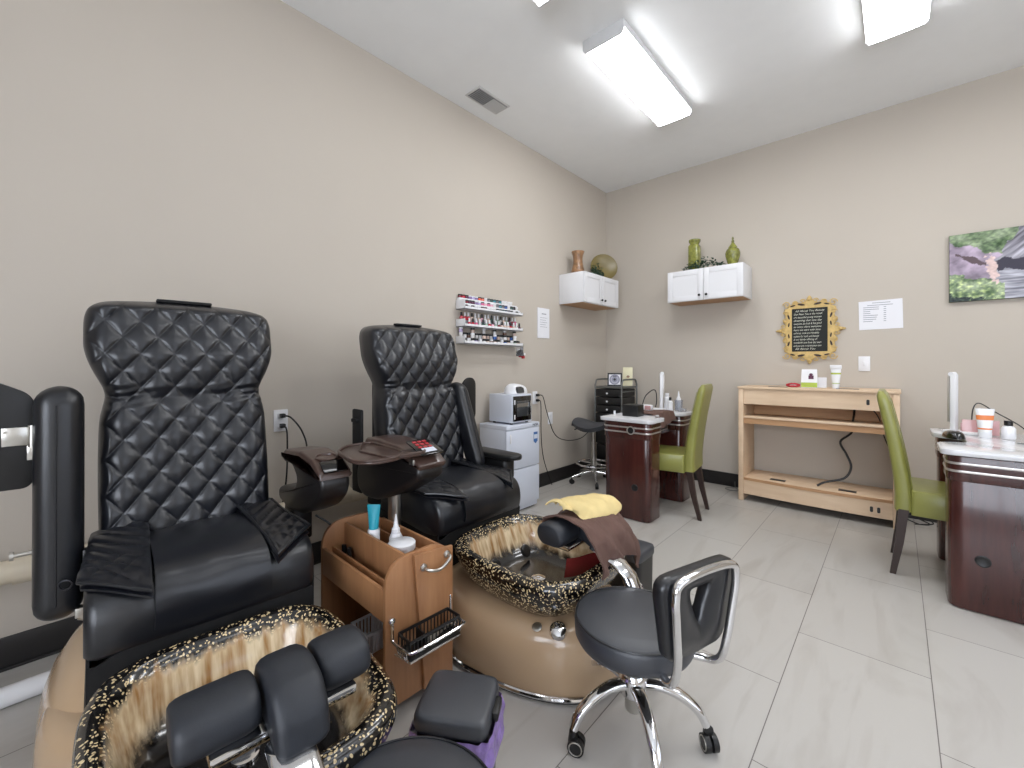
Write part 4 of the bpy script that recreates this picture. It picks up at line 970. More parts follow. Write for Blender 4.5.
def bagf(u, v):
    a = 2 * PI * u; f = v
    rr = 1.10 + .05 * math.sin(a * 9 + 5 * f) * f + .09 * mn.noise(Vector((math.cos(a) * 3, math.sin(a) * 3, f * 4))) + .06 * math.sin(f * PI)
    p = rrect(0, 0, .085 * rr, .095 * rr, 0, 6, 8)
    return (.085 * rr * sel(math.cos(a), 6), .095 * rr * sel(math.sin(a), 6), .258 - .13 * f - .03 * math.sin(a * 3) * f)
o = obj('bin_liner', G().grid(bagf, 120, 20), 'bag', b1, 'crinkled purple bag hanging over the rim', sharp=80)
bin_('plain black pedal bin standing behind the wheeled stool', -.950, 1.89, .0, .088, .085, .31)

# ------------------------------------------------------------------ wheeled stools
def stool(label, x, y, ang0, back=(.5, .866)):
    t = thing('wheeled_stool', label, 'stool', (x, y, 0))
    r = .185
    st = obj('seat', G().lathe([(.001, .290), (r - .03, .290), (r - .008, .296), (r - .001, .31), (r + .001, .35), (r - .004, .362), (r - .012, .367), (r * .7, .377), (.001, .381)], 64), 'pad', t, sharp=60)
    obj('seat_piping', G().tube([((r - .004) * math.cos(a), (r - .004) * math.sin(a), .364) for a in [2 * PI * k / 64 for k in range(64)]], .0028, 8, closed=True), 'leather_smooth', st)
    obj('gas_column', G().lathe([(.024, .07), (.026, .075), (.026, .20), (.018, .205), (.018, .28), (.05, .284)], 24), 'steel', t)
    hb = obj('hub', G().lathe([(.03, .115), (.042, .125), (.045, .175), (.035, .19), (.02, .192)], 24), 'chrome', t)
    for k in range(5):
        a = ang0 + 2 * PI * k / 5; c, s_ = math.cos(a), math.sin(a); rot = Matrix.Rotation(a, 4, 'Z')
        g = G(); pts = smooth_path([(.03, 0, .158), (.08, 0, .162), (.14, 0, .145), (.19, 0, .11), (.215, 0, .068)], 5)
        rings = []
        for i, p in enumerate(pts):
            d = (pts[min(i + 1, len(pts) - 1)] - pts[max(i - 1, 0)]).normalized(); nrm = Vector((-d.z, 0, d.x)); f = i / (len(pts) - 1)
            rings.append([rot @ (p + Vector((0, 1, 0)) * (.022 - .007 * f) * sel(math.cos(q), 2.6) + nrm * (.015 - .003 * f) * sel(math.sin(q), 2.6)) for q in [2 * PI * m_ / 16 for m_ in range(16)]])
        leg = obj('leg', G().loft(rings), 'chrome', t, sharp=70)
        cc = Vector((.218 * c, .218 * s_, 0)); tdir = a + .9 + k * 1.3
        ax = Vector((math.cos(tdir), math.sin(tdir), 0)); fw = Vector((-ax.y, ax.x, 0))
        q = G(); ctr = cc + fw * .012 + Vector((0, 0, .0255))
        for s2 in (-1, 1): q.tube([ctr + ax * s2 * .004, ctr + ax * s2 * .02], .025, 20)
        q.tube([ctr + fw * -.012 + Vector((0, 0, .004)), ctr + fw * -.008 + Vector((0, 0, .034)), ctr + Vector((0, 0, .036))], .014, 10)
        cs = obj('caster', q, 'plastic_black', t)
        q = G()
        for s2 in (-1, 1): q.tube([ctr + ax * (s2 * .0202) + (fw * math.cos(w3) + Vector((0, 0, 1)) * math.sin(w3)) * .019 for w3 in [2 * PI * j / 20 for j in range(20)]], .0018, 6, closed=True)
        obj('wheel_ring', q, 'steel', cs)
    # backrest: direction half way between camera-right and toward the camera
    R_ = Vector((.7408, .6717, 0)); F_ = Vector((-.6717, .7408, 0))
    n = (R_ * back[0] - F_ * back[1]).normalized(); tt = Vector((-n.y, n.x, 0))
    C = n * .20 + tt * .022
    def BP(a, z, o=0): return C + tt * a + n * (o + .05 * (z - .35)) + Vector((0, 0, z + .034))
    outer = rpoly([(-.165, .575), (.165, .575), (.115, .335), (-.115, .335)], [.05, .05, .04, .04], 7)
    # make denser loops and lerp outer-inner to leave a triangular opening
    inner = [(-.045, .525), (.045, .525), (0, .415)]
    def resample(poly, n_):
        L_ = [0]; P_ = poly + [poly[0]]
        for i in range(len(poly)): L_.append(L_[-1] + (Vector(P_[i + 1]) - Vector(P_[i])).length)
        out = []
        for k in range(n_):
            d = L_[-1] * k / n_; i = max(j for j in range(len(poly)) if L_[j] <= d + 1e-9); f = (d - L_[i]) / max(1e-9, (L_[i + 1] - L_[i])); a, b_ = Vector(P_[i]), Vector(P_[i + 1]); out.append(a + (b_ - a) * f)
        return out
    def radial(poly, n_, c0):
        out = []
        for k in range(n_):
            an = 2 * PI * k / n_; d = Vector((math.cos(an), math.sin(an))); best = None
            for i in range(len(poly)):
                a, b_ = Vector(poly[i]) - c0, Vector(poly[(i + 1) % len(poly)]) - c0; e = b_ - a
                den = d.x * e.y - d.y * e.x
                if abs(den) < 1e-9: continue
                s1 = (a.x * e.y - a.y * e.x) / den; s2 = (a.x * d.y - a.y * d.x) / den
                if s1 > 0 and -1e-6 <= s2 <= 1 + 1e-6: best = s1 if best is None else max(best, s1)
            out.append(c0 + d * (best or .01))
        return out
    c0 = Vector((0, .485)); NN = 72
    O_ = radial(outer, NN, c0); I_ = radial(rpoly(inner, .015, 3), NN, c0)
    rings = []
    for f, dep in ((0, -.012), (.0, .012), (.08, .022), (.5, .028), (.92, .022), (1, .012), (1, -.012), (.92, -.020), (.5, -.024), (.08, -.020)):
        rings.append([BP(*(I_[k] + (O_[k] - I_[k]) * f), dep) for k in range(NN)])
    rings.append(rings[0])
    bk_ = obj('backrest', G().loft(rings, False, False), 'leather_smooth', t, sharp=60)
    loop = [BP(-.045, .272, -.07), BP(-.085, .268, -.02), BP(-.100, .285, .02), BP(-.105, .35, .036), BP(-.122, .47, .040), BP(-.128, .53, .040), BP(-.11, .568, .038), BP(0, .577, .036), BP(.11, .568, .038), BP(.128, .53, .040), BP(.122, .47, .040), BP(.105, .35, .036), BP(.100, .285, .02), BP(.085, .268, -.02), BP(.045, .272, -.07)]
    obj('back_tube', G().tube(smooth_path(loop, 5), .0115, 12), 'chrome', bk_, 'bent chrome tube holding the backrest')
    obj('seat_bracket', G().box(-.07, .07, -.07, .07, .272, .2895, .004), 'plastic_black', t)
    return t
stool('round black wheeled stool with small backrest on the open floor', -.625, 1.267, math.radians(-118))
stool('round black stool seat cut off by the bottom edge of the picture', -.64, .415, math.radians(0), (0, 1))

# ------------------------------------------------------------------ towel warmer cabinet, steriliser, lamp
t = thing('towel_warmer', 'tall white double-door towel warmer cabinet against the left wall', 'towel warmer', (-2.505, 2.37, 0))
D_, W_2, H_2 = .30, .40, .695
obj('body', G().box(0, D_ - .02, 0, W_2, .012, H_2, .006), 'blue_white', t)
for z0, z1 in ((.055, .345), (.352, .66)):
    d = obj('door', G().box(D_ - .018, D_, .0, W_2, z0, z1, .005), 'blue_white', t)
    obj('handle', G().box(D_, D_ + .006, .035, .05, z1 - .10, z1 - .03, .003).box(D_ + .0055, D_ + .0075, .039, .046, z1 - .095, z1 - .045), ['white_plastic'], d)
obj('top_cap', G().box(-.0, D_ + .002, -.002, W_2 + .002, .664, .70, .006), 'blue_white', t)
obj('foot', G().box(.02, D_ - .04, .02, W_2 - .02, 0, .012), 'plastic_black', t)
obj('brand_mark', text_g('NSK', .030, on_left(D_ + .0028, .31, .671), .0006, sx=1.3), 'plastic_black', t)
bd = obj('badge', G().prism([(.325, .62), (.375, .62), (.375, .545), (.35, .525), (.325, .545)], D_ + .0005, D_ + .002, 'X'), 'blue', t, 'blue shield sticker')
obj('badge_band', G().box(D_ + .002, D_ + .0028, .328, .372, .565, .60), 'blue_white', bd)
t = thing('steriliser', 'white box steriliser with a black glass door on the towel warmer', 'steriliser', (-2.47, 2.445, .7015))
g = G().box(0, .25, 0, .245, .012, .235, .006)
obj('body', g, 'blue_white', t)
for (x, y) in ((.03, .03), (.22, .03), (.03, .215), (.22, .215)): obj('foot', G().lathe([(.001, 0), (.012, 0), (.012, .012), (.001, .012)], 12, mx=T(x, y)), 'plastic_black', t)
d = obj('door', G().box(.251, .262, .012, .225, .025, .222, .004), 'black_gloss', t, 'black framed glass door')
obj('window', G().box(.262, .2635, .045, .19, .06, .185, .001), 'glass_dark', d)
obj('handle', G().box(.262, .274, .20, .212, .07, .18, .003), 'chrome', d)
for z in (.06, .175): obj('hinge', G().box(.262, .266, .014, .026, z - .018, z + .018, .001), 'white_plastic', d)
obj('inner_tray', G().box(.2636, .2642, .05, .185, .135, .165), 'steel', d)
t = thing('nail_lamp', 'white rounded nail curing lamp on top of the steriliser', 'nail lamp', (-2.33, 2.62, .9375), .15)
g = G(); rings = []
for q in range(13):
    f = q / 12; y = -.11 + .22 * f
    h = .085 * (1 - .35 * f ** 2) * (.75 + .25 * math.sin(min(1, f * 3) * PI / 2)); hx = .075 * (1 - .15 * f)
    k = max(.2, (1 - (2 * f - 1) ** 6) ** .5)
    rings.append([(hx * k * sel(math.cos(a), 3), y, max(0.0, h * k * (sel(math.sin(a), 2.2))) if math.sin(a) > 0 else 0.0) for a in [2 * PI * m_ / 32 for m_ in range(32)]])
obj('shell', G().loft(rings), 'white_plastic', t, sharp=60)
obj('opening', G().prism(rpoly([(-.09, .006), (-.09, .055), (-.05, .06), (-.005, .045), (.005, .006)], .01, 3), .055, .078, 'X'), 'glass_dark', t, 'dark hand opening')
# ------------------------------------------------------------------ rolling drawer cart, photo frame, card
t = thing('drawer_cart', 'black drawer cart with metal frame standing in the corner', 'drawer cart', (-2.40, 3.98, 0))
W3, D3 = .31, .34
g = G()
for x in (0, W3):
    for y in (0, D3): g.cyl((x, y, .05), (x, y, .97), .009, 10)
    g.tube(smooth_path([(x, 0, .95), (x, .02, 1.0), (x, .06, 1.015), (x, D3 - .06, 1.015), (x, D3 - .02, 1.0), (x, D3, .95)], 4), .009, 8)
for z in (.10, .50, .93):
    for y in (0, D3): g.cyl((0, y, z), (W3, y, z), .006, 8)
    for x in (0, W3): g.cyl((x, 0, z), (x, D3, z), .006, 8)
for k in range(6):
    z = .84 - k * .145 + .05
    for x in (0, W3): g.cyl((x, 0, z), (x, D3, z), .005, 8)
obj('frame', g, 'grey_metal', t)
obj('top_tray', G().box(.006, W3 - .006, .006, D3 - .006, .928, .945, .004), 'grey_metal', t)
zz = .915
for k, h in enumerate((.085, .085, .085, .165, .165, .165)):
    d = obj('drawer', G().box(.014, W3 - .014, .0, D3 - .01, zz - h + .006, zz, .006).box(.012, W3 - .012, -.012, .0, zz - h + .008, zz - .002, .004), 'plastic_black', t)
    obj('knob', G().lathe([(.004, 0), (.004, .008), (.010, .011), (.010, .017), (.001, .019)], 14, mx=T(W3 / 2, -.012, zz - h / 2, rx=PI / 2)), 'white_plastic', d)
    zz -= h
for x in (0, W3):
    for y in (0, D3): obj('caster', G().cyl((x - .01, y, .0225), (x + .01, y, .0225), .022, 14).cyl((x, y, .03), (x, y, .06), .006, 8), 'plastic_black', t)
t = thing('photo_frame', 'small black photo frame with a round grey picture on the drawer cart', 'photo frame', (-2.225, 4.08, .9465), .42)
L0 = T(0, 0, 0, rx=-.17)
obj('frame', G().box(-.075, .075, 0, .012, 0, .014, .002, mx=L0).box(-.075, .075, 0, .012, .126, .14, .002, mx=L0).box(-.075, -.061, 0, .012, .014, .126, .002, mx=L0).box(.061, .075, 0, .012, .014, .126, .002, mx=L0), 'plastic_black', t)
obj('picture', G().box(-.061, .061, .004, .008, .014, .126, mx=L0), 'paper', t)
g = G()
for k, (r_, mi) in enumerate(((.054, 0), (.042, 1), (.028, 0), (.013, 2))):
    g.mi = mi; g.lathe([(.001, 0), (r_, 0), (r_, .0006), (.001, .0006)], 28, mx=L0 @ T(0, .0037 - k * .0007, .07, rx=PI / 2))
obj('rosette', g, [mat('grey_violet', (140, 140, 158), .5), mat('grey_light', (178, 178, 190), .5), 'plastic_black'], t)
obj('stand', G().box(-.02, .02, .0, .003, 0, .11, mx=T(0, .045, 0, rx=.25)), 'plastic_black', t)
t = thing('greeting_card', 'tall cream card with a small print behind the photo frame', 'card', (-2.135, 4.20, .9465), .42)
obj('card', G().box(-.05, .05, 0, .004, 0, .20, .001, mx=T(rx=-.1)), mat('cream_card', (228, 222, 188), .7), t)
obj('print', G().ball((.005, -.014, .10), .016, (1, .04, .8), 8), 'brown_glaze', t)
# ------------------------------------------------------------------ saddle stool
t = thing('saddle_stool', 'black saddle stool with chrome foot ring between wall and manicure desk', 'stool', (-2.235, 3.68, 0))
def sad(u, v):
    x = -.20 + .40 * u; y = -.17 + .34 * v; e = max(abs(2 * u - 1) ** 4, abs(2 * v - 1) ** 3)
    r_ = max(abs(2 * u - 1), abs(2 * v - 1)); 
    return (x * (1 - .12 * (2 * v - 1) ** 2), y * (1 - .25 * (2 * u - 1) ** 2), .60 + .045 * (2 * u - 1) ** 2 - .03 * (2 * v - 1) ** 2 - .015 * e)
obj('seat', G().grid(sad, 28, 20, .045), 'pad', t, sharp=60)
obj('gas_column', G().cyl((0, 0, .10), (0, 0, .40), .028, 20).cyl((0, 0, .40), (0, 0, .57), .018, 16), 'steel', t)
obj('lever', G().tube([(0, 0, .555), (-.11, -.06, .545), (-.17, -.09, .52)], .006, 8), 'plastic_black', t)
fr_ = obj('foot_ring', G().tube([(.17 * math.cos(a), .17 * math.sin(a), .19) for a in [2 * PI * k / 40 for k in range(40)]], .010, 8, closed=True).cyl((-.17, 0, .19), (.17, 0, .19), .006, 8).cyl((0, -.17, .19), (0, .17, .19), .006, 8), 'chrome', t)
for k in range(5):
    a = .35 + 2 * PI * k / 5; c, s_ = math.cos(a), math.sin(a)
    obj('leg', G().tube([(0, 0, .11), (.12 * c, .12 * s_, .10), (.235 * c, .235 * s_, .062)], .017, 10, r1=.012), 'chrome', t)
    obj('caster', G().cyl((.235 * c - .014 * s_, .235 * s_ + .014 * c, .0245), (.235 * c + .014 * s_, .235 * s_ - .014 * c, .0245), .024, 16).cyl((.235 * c, .235 * s_, .03), (.235 * c, .235 * s_, .06), .007, 8), 'plastic_black', t)

# ------------------------------------------------------------------ manicure desks (local: chair side = +x)
def desk(label, x, y, rz):
    t = thing('manicure_desk', label, 'manicure desk', (x, y, 0), rz)
    hx, hy = .198, .445
    def pout(y0, y1, e=0, hx=hx): return rpoly([(-hx + .01 - e, y0 - e), (hx - .01 + e, y0 - e), (hx - .01 + e, y1 + e), (-hx + .01 - e, y1 + e)], .055, 6)
    for s_ in (-1, 1):
        y0, y1 = (-hy + .01, -hy + .235) if s_ < 0 else (hy - .235, hy - .01)
        p = obj('pedestal', G().prism(pout(y0, y1), .004, .615, 'Z', .004), 'mahogany', t)
        obj('pedestal_head', G().prism(pout(y0, y1, .006), .612, .735, 'Z', .006), 'mahogany', p)
        for z in (.655, .692): obj('metal_strip', G().prism(pout(y0, y1, .009), z, z + .011, 'Z', .001), 'silver', p)
        ye = y0 if s_ < 0 else y1
        ringm = T(.05, ye + s_ * .0145 if s_ > 0 else ye - .0145, .678, rx=(PI / 2 if s_ < 0 else -PI / 2))
        if s_ < 0:
            ro = obj('ring_ornament', G().lathe([(.024, 0), (.032, 0), (.032, .006), (.024, .006), (.024, 0)], 24, mx=ringm, cap=False), 'silver', p)
            obj('ring_centre', G().lathe([(.001, .001), (.024, .001), (.024, .002), (.001, .002)], 24, mx=ringm), 'plastic_black', p)
        obj('grommet', G().lathe([(.001, .0), (.027, .0), (.027, .003), (.022, .005), (.012, .002), (.001, .002)], 20, mx=T(.075, ye + s_ * .0005, .25, rx=(PI / 2 if s_ < 0 else -PI / 2))), 'plastic_black', p)
    tp = rpoly([(-hx - .02, -hy - .02), (hx + .02, -hy - .02), (hx + .02, -hy + .245), (hx - .10, -hy + .30), (hx - .10, hy - .30), (hx + .02, hy - .245), (hx + .02, hy + .02), (-hx - .02, hy + .02)], [.05, .05, .05, .05, .05, .05, .05, .05], 6)
    obj('desk_top', G().prism(tp, .737, .765, 'Z', .005), 'quartz', t, 'white speckled stone top')
    obj('modesty_panel', G().box(-.06, -.04, -hy + .235, hy - .235, .10, .735, .002), 'mahogany', t)
    obj('drawer_front', G().box(.075, .09, -hy + .237, hy - .237, .60, .733, .003), 'mahogany', t)
    obj('fan_vent', G().box(.0905, .098, -.13, .13, .625, .715, .004), 'silver', t)
    obj('vent_opening', G().box(.0985, .1, -.115, .115, .638, .702, .001), 'plastic_black', t)
    return t
desk('dark red manicure desk with a brown towel on its top', -1.53, 3.41, 0)
desk('dark red manicure desk cut off by the right edge of the picture', .375, 3.385, PI)
DT = .7655
# ------------------------------------------------------------------ parsons chairs (local: faces +x, back at x=0)
def parson(label, x, y, rz, splay=.075, W4=.19, ly=.165):
    t = thing('parsons_chair', label, 'chair', (x, y, 0), rz)
    # back: tall slab curving backward toward the top
    rings = []
    for k in range(25):
        f = k / 24; z = .36 + (1.02 - .36) * f
        c = .0 - .115 * max(0, f - .12) ** 1.35; th = .040 - .012 * f
        e = 1 if f < .96 else .8
        kk = 1 - .10 * (1 - f) * 0 - (.0 if f < .9 else ((f - .9) / .1) ** 3 * .10)
        th *= 1 if f < .93 else (1 - ((f - .93) / .07) ** 2 * .55)
        rings.append([(c + th * sel(math.cos(a), 4), W4 * kk * sel(math.sin(a), 9), z) for a in [2 * PI * m_ / 40 for m_ in range(40)]])
    bkr = obj('backrest', G().loft(rings), 'green', t, sharp=50)
    obj('back_seam', G().tube([(rings[k][0][0] - .0 + .001, W4 * .88, rings[k][0][2]) for k in range(4, 23)], .0018, 6).tube([(rings[k][0][0] + .001, -W4 * .88, rings[k][0][2]) for k in range(4, 23)], .0018, 6), 'green', bkr)
    g = G(); prof = rpoly([(.03, .345), (.44, .345), (.44, .455), (.40, .475), (.03, .485)], [.005, .015, .03, .03, .01], 5)
    rings = []
    for y, k in ((-W4 - .005, .94), (-W4, .98), (-W4 + .01, 1), (0, 1.02), (W4 - .01, 1), (W4, .98), (W4 + .005, .94)): rings.append([(.235 + (p[0] - .235) * min(k, 1), y, .41 + (p[1] - .41) * k) for p in prof])
    obj('seat', G().loft(rings), 'green', t, sharp=50)
    for s2 in (-1, 1):
        obj('leg', G().loft([[(cx + w_ * a, s2 * ly + w_ * b_, z) for a, b_ in ((-1, -1), (1, -1), (1, 1), (-1, 1))] for cx, w_, z in ((-splay, .013, 0), (-splay * .4, .018, .18), (.0, .022, .37))]), 'dark_leg', t)
        obj('leg', G().loft([[(cx + w_ * a, s2 * ly + w_ * b_, z) for a, b_ in ((-1, -1), (1, -1), (1, 1), (-1, 1))] for cx, w_, z in ((.41, .014, 0), (.41, .021, .36))]), 'dark_leg', t)
    return t
parson('olive green leather chair drawn up to the desk with the brown towel', -1.19, 3.455, PI + .13, .075, .185, .152)
parson('olive green leather chair at the right-hand desk in front of the shelf unit', .03, 3.385, 0, .045, .195, .175)

# ------------------------------------------------------------------ maple shelf unit
t = thing('shelf_unit', 'pale maple open shelf unit with bowed front against the back wall', 'shelf unit', (-.50, 4.06, 0))
U = .52; DD = .38
def bowf(y_in, bow_):  # outline of a board with bowed front edge
    n = 24
    return [(-U + .04 + (2 * U - .08) * k / n, -bow_ * math.sin(PI * k / n)) for k in range(n + 1)] + [(U - .04, y_in), (-U + .04, y_in)]
for s_ in (-1, 1): obj('side_panel', G().box(*sorted((s_ * U, s_ * (U - .038))), 0, DD, 0, .965, .002), 'maple', t)
obj('top', G().box(-U - .005, U + .005, -.008, DD + .005, .966, .984, .002), 'maple', t)
def curved_panel(z0, z1, bow_, th=.016):
    n = 24; g = G(); rings = []
    for k in range(n + 1):
        x = -U + .039 + (2 * U - .078) * k / n; y = .008 - bow_ * math.sin(PI * k / n)
        rings.append([(x, y, z0), (x, y + th, z0), (x, y + th, z1), (x, y, z1)])
    return g.loft(rings)
ap = obj('apron', curved_panel(.835, .965, .0), 'maple', t)
obj('middle_shelf', G().prism(bowf(DD - .14, .0), .715, .732, 'Z', .001), 'maple', t)
obj('middle_rail', curved_panel(.668, .714, .0), 'maple_edge', t)
obj('bottom_shelf', G().prism([(p[0], max(p[1], -9) + .012 if i_ < 25 else p[1]) for i_, p in enumerate(bowf(DD, .024))], .180, .2005, 'Z', .001), 'maple', t)
obj('bottom_edge', curved_panel(.178, .1995, .028, .03), 'maple_edge', t)
bp = obj('bottom_apron', curved_panel(.06, .177, .022), 'maple', t)
obj('upper_back', G().box(-U + .04, U - .04, DD - .012, DD, .66, .965), 'maple_edge', t)
def slot(x, y, z): return G().prism(rpoly([(x - .009, z - .02), (x + .009, z - .02), (x + .009, z + .02), (x - .009, z + .02)], .008, 4), y - .002, y, 'Y')
obj('switch_cutout', slot(.345, .0075, .895), 'knob', ap)
for dx_ in (.365, .405): obj('socket_cutout', slot(dx_, -.0075 + .002, .118), 'knob', bp)
for x in (-.24, .22):
    obj('shelf_vent', G().box(x - .055, x + .055, .06, .12, .2, .2025, .001), 'knob', t)
    obj('top_vent', G().box(x - .07, x + .07, .08, .16, .984, .9865, .001), 'knob', t)
cord('thick black cord hanging through the maple shelf unit', [(-.24, 4.30, .96), (-.245, 4.26, .80), (-.25, 4.21, .74), (-.26, 4.27, .64), (-.33, 4.25, .56), (-.29, 4.22, .47), (-.26, 4.20, .38), (-.30, 4.18, .29), (-.42, 4.16, .24), (-.47, 4.15, .206)], .008)
cord('thin black cord hanging at the right inside the maple shelf unit', [(-.17, 4.33, .95), (-.15, 4.32, .85), (-.10, 4.31, .76), (-.07, 4.33, .62), (-.03, 4.35, .5), (-.01, 4.37, .42)], .004)
cord('tangled thin black cord on the floor behind the right-hand green chair', [(.04, 4.40, .10), (.10, 4.36, .04), (.18, 4.34, .008), (.12, 4.30, .006), (.05, 4.33, .03), (.13, 4.37, .05), (.2, 4.36, .01), (.10, 4.28, .006)], .004)
cord('thin cord on the floor left of the maple shelf unit', [(-1.14, 4.42, .06), (-1.12, 4.36, .02), (-1.08, 4.33, .006), (-1.14, 4.29, .005), (-1.20, 4.33, .005), (-1.12, 4.38, .02)], .003, 'grey_metal')
UT = .9845
t = thing('lips_ornament', 'small red lips ornament on the maple shelf unit', 'ornament', (-.64, 4.21, UT))
def lipsf(): 
    g = G(); g.tube([(-.048, 0, .018), (-.025, -.006, .027), (-.008, -.008, .030), (0, -.008, .028), (.008, -.008, .030), (.025, -.006, .027), (.048, 0, .018)], .008, 8)
    g.tube([(-.048, 0, .016), (-.025, -.006, .008), (0, -.008, .0085), (.025, -.006, .008), (.048, 0, .016)], .008, 8); return g
obj('lips', lipsf(), 'red', t); obj('teeth', G().box(-.02, .02, -.008, .004, .015, .022), 'white_plastic', t)
t = thing('product_packet', 'white packet with a dark flower print and green band on the shelf unit', 'packet', (-.53, 4.22, UT), .05)
obj('packet', G().loft([[(s1 * .055 * wx, s2 * wy, z) for s1, s2 in ((-1, -1), (1, -1), (1, 1), (-1, 1))] for wx, wy, z in ((1, .02, 0), (1, .018, .05), (.95, .010, .13), (.93, .002, .15))]), 'white_plastic', t)
obj('green_band', G().box(-.054, .054, -.0212, -.0196, .004, .042), 'lime', t)
obj('flower_print', G().box(-.005, .03, -.0165, -.0140, .07, .10).ball((.012, -.013, .108), .013, (1, .2, .8), 8), PM['plum'], t)
tag(obj('folded_card', G().box(-.05, .05, 0, .003, 0, .085, mx=T(rx=-.15)), 'paper', loc=(-.47, 4.26, UT)), 'blank white folded card behind the flower packet', 'card')
t = thing('lotion_tube', 'white lotion tube with yellow-green bands on the shelf unit', 'tube', (-.355, 4.20, UT))
obj('body', tube_body(0.0, .155, .022, .034), 'white_plastic', t)
obj('yellow_band', G().loft([[((.022 + .012 * f + .001) * math.cos(a), (.022 * (1 - f) + .003) * math.sin(a), .155 * f) for a in [2 * PI * k / 20 for k in range(20)]] for f in (.72, .80)]).loft([[((.022 + .012 * f + .001) * math.cos(a), (.026 * (1 - f) + .003) * math.sin(a), .155 * f) for a in [2 * PI * k / 20 for k in range(20)]] for f in (.25, .28)]), 'lime', t)
obj('cap', G().box(-.037, .037, -.008, .008, .155, .185, .003), 'white_plastic', t)

# ------------------------------------------------------------------ things on the far-left desk
tag(obj('black_box', G().box(-.065, .065, -.055, .055, 0, .09, .003), 'plastic_black', loc=(-1.555, 3.15, DT)), 'plain black box on the manicure desk', 'box')
tag(obj('bottle_cap', G().lathe([(.001, 0), (.008, 0), (.008, .035), (.001, .036)], 12), 'white_plastic', loc=(-1.69, 3.10, DT)), 'tiny white cap standing near the corner of the manicure desk', 'cap')
def tw(u, v):
    y = 3.27 + .30 * v; x = -1.65 + .34 * u
    z = DT + .008 + .008 * math.sin(u * 8 + v * 4) * .5 + .004
    if x > -1.425: z -= (x + 1.425) * (.85 + .25 * math.sin(v * 5)); x = -1.425 + (x + 1.425) * .22 + .006 * math.sin(v * 20)
    return (x + .05 * (v - .5), y, z + .006)
tag(obj('brown_towel', G().grid(tw, 40, 36, .006), 'towel_brown', sharp=80), 'brown towel spread over the recess of the manicure desk', 'towel')
def led_lamp(label, x, y, rz, h=.33):
    t = thing('desk_lamp', label, 'desk lamp', (x, y, DT), rz)
    obj('base', G().prism(rpoly([(-.10, -.05), (.07, -.05), (.07, .05), (-.10, .05)], .02, 5), 0, .014, 'Z', .004), 'white_plastic', t)
    obj('stem', G().box(.02, .045, -.018, .018, .014, h, .005), 'white_plastic', t)
    obj('folded_head', G().box(.046, .058, -.017, .017, .06, h - .01, .004), 'silver', t)
    obj('hinge', G().cyl((.04, -.019, h), (.04, .019, h), .013, 14), 'white_plastic', t)
led_lamp('slim white desk lamp folded upright on the desk with the brown towel', -1.60, 3.72, .6)
led_lamp('slim white desk lamp folded upright on the right-hand desk', .285, 3.66, 2.6, .35)
t = thing('nail_drill', 'pink and white nail drill with curved dark cable on the desk', 'nail drill', (-1.60, 3.50, DT + .012))
obj('body', G().box(-.05, .05, -.04, .03, 0, .05, .012), 'white_plastic', t)
obj('pink_panel', G().box(.0, .052, -.043, -.038, .01, .045, .003), 'pink', t)
obj('cable', G().tube(smooth_path([(-.05, .02, .04), (-.03, .04, .12), (.03, .05, .175), (.06, .05, .16), (.07, .04, .08), (.065, .03, .03)], 6), .004, 8), 'dark_metal', t)
lathe_thing('pump_bottle', 'white bottle with black top on the desk with the brown towel', 'bottle', (-1.475, 3.70, DT), [('body', [(.001, 0), (.02, 0), (.021, .004), (.021, .08), (.01, .092), (.001, .092)], 'white_plastic'), ('cap', [(.001, .0925), (.011, .0925), (.011, .12), (.001, .121)], 'plastic_black')])
lathe_thing('pump_bottle', 'taller white bottle behind the black-topped one on the desk', 'bottle', (-1.54, 3.79, DT), [('body', [(.001, 0), (.024, 0), (.026, .004), (.026, .11), (.014, .125), (.001, .125)], 'white_plastic'), ('cap', [(.001, .1255), (.018, .1255), (.018, .15), (.001, .151)], 'white_plastic')])
lathe_thing('pen_cup', 'clear cup of tools at the far end of the manicure desk', 'cup', (-1.435, 3.79, DT), [('cup', [(.001, 0), (.032, 0), (.036, .095), (.034, .095), (.030, .004), (.001, .004)], 'clear')])
lathe_thing('nozzle_bottle', 'white bottle with pointed nozzle standing in the clear cup', 'bottle', (-1.437, 3.795, DT + .0065), [('body', [(.001, 0), (.016, 0), (.018, .004), (.018, .10), (.009, .12), (.003, .165), (.001, .166)], 'white_plastic')])
tag(obj('small_box', G().box(-.03, .03, -.02, .02, 0, .03, .002), 'clear', loc=(-1.37, 3.70, DT)), 'small clear box beside the clear cup', 'box')

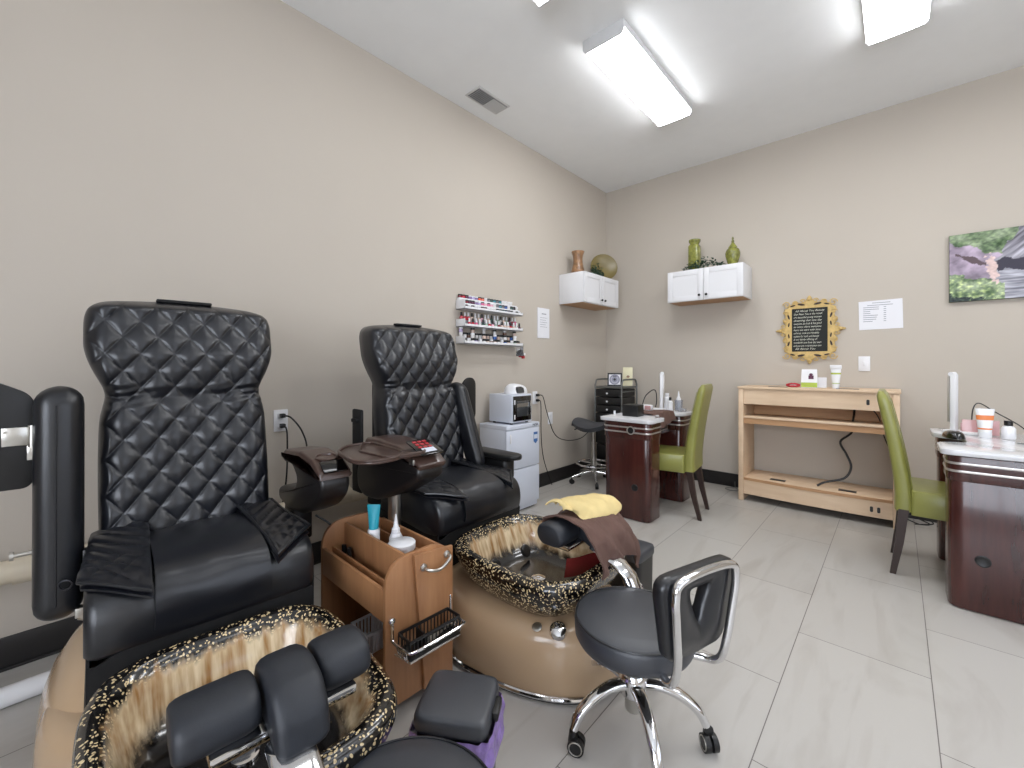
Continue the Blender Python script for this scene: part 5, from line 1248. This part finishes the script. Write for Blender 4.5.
# ------------------------------------------------------------------ things on the right-hand desk
t = thing('computer_mouse', 'black rounded handheld device like a mouse on the white desk top', 'mouse', (.235, 3.40, DT), 1.75)
rings = []
for k in range(15):
    f = k / 14; x = -.085 + .17 * f; kk = max(.15, (1 - abs(2 * f - 1) ** 3) ** .5)
    rings.append([(x, (.040) * kk * sel(math.cos(a), 2.8), max(0.001, .048 * kk * sel(math.sin(a), 2.2) * (1 - .3 * f)) if math.sin(a) > 0 else .001) for a in [2 * PI * m_ / 24 for m_ in range(24)]])
obj('shell', G().loft(rings), 'black_gloss', t, sharp=60)
obj('display', G().box(.01, .05, -.015, .015, .024, .030, .003), 'glass_dark', t)
t = thing('cream_tube', 'white and orange cream tube standing on the right-hand desk', 'tube', (.365, 3.52, DT), .1)
obj('cap', G().lathe([(.001, 0), (.026, 0), (.027, .004), (.027, .03), (.001, .031)], 20), 'white_plastic', t)
def tb(f): return [((.026 + .012 * f) * math.cos(a), (.026 * (1 - f) + .002) * math.sin(a), .031 + .13 * f) for a in [2 * PI * k / 24 for k in range(24)]]
obj('body', G().loft([tb(0), tb(.3), tb(.62), tb(1)]), 'white_plastic', t)
def tb2(f): return [((.0268 + .012 * f) * math.cos(a), (.026 * (1 - f) + .003) * math.sin(a), .031 + .13 * f) for a in [2 * PI * k / 24 for k in range(24)]]
obj('orange_band', G().loft([tb2(.52), tb2(.72)]).loft([tb2(.12), tb2(.18)]), 'orange', t)
t = thing('card_holder', 'pink see-through acrylic holder behind the cream tube', 'holder', (.36, 3.64, DT), .1)
obj('panel', G().box(-.075, .075, -.002, .002, 0, .085, .001).box(-.075, .075, .03, .034, 0, .06, .001).box(-.075, .075, -.002, .034, 0, .004, .001), 'pink', t)
lathe_thing('round_bottle', 'small white bottle with black cap on the right-hand desk', 'bottle', (.455, 3.55, DT), [('body', [(.001, 0), (.026, 0), (.028, .005), (.028, .055), (.02, .068), (.012, .072), (.001, .072)], 'white_plastic'), ('cap', [(.001, .0725), (.017, .0725), (.017, .098), (.001, .099)], 'plastic_black')])
cord('thin dark lamp cable rising behind the tube on the right-hand desk', [(.33, 3.70, DT + .005), (.335, 3.70, .90), (.36, 3.70, .945), (.42, 3.69, .90), (.50, 3.66, .84), (.56, 3.62, .78), (.60, 3.55, .772)], .003)
tag(obj('nail_file', G().box(-.06, .06, -.01, .01, 0, .004, .001), 'grey_metal', loc=(.52, 3.37, DT)), 'flat grey nail file lying on the right-hand desk', 'nail file')
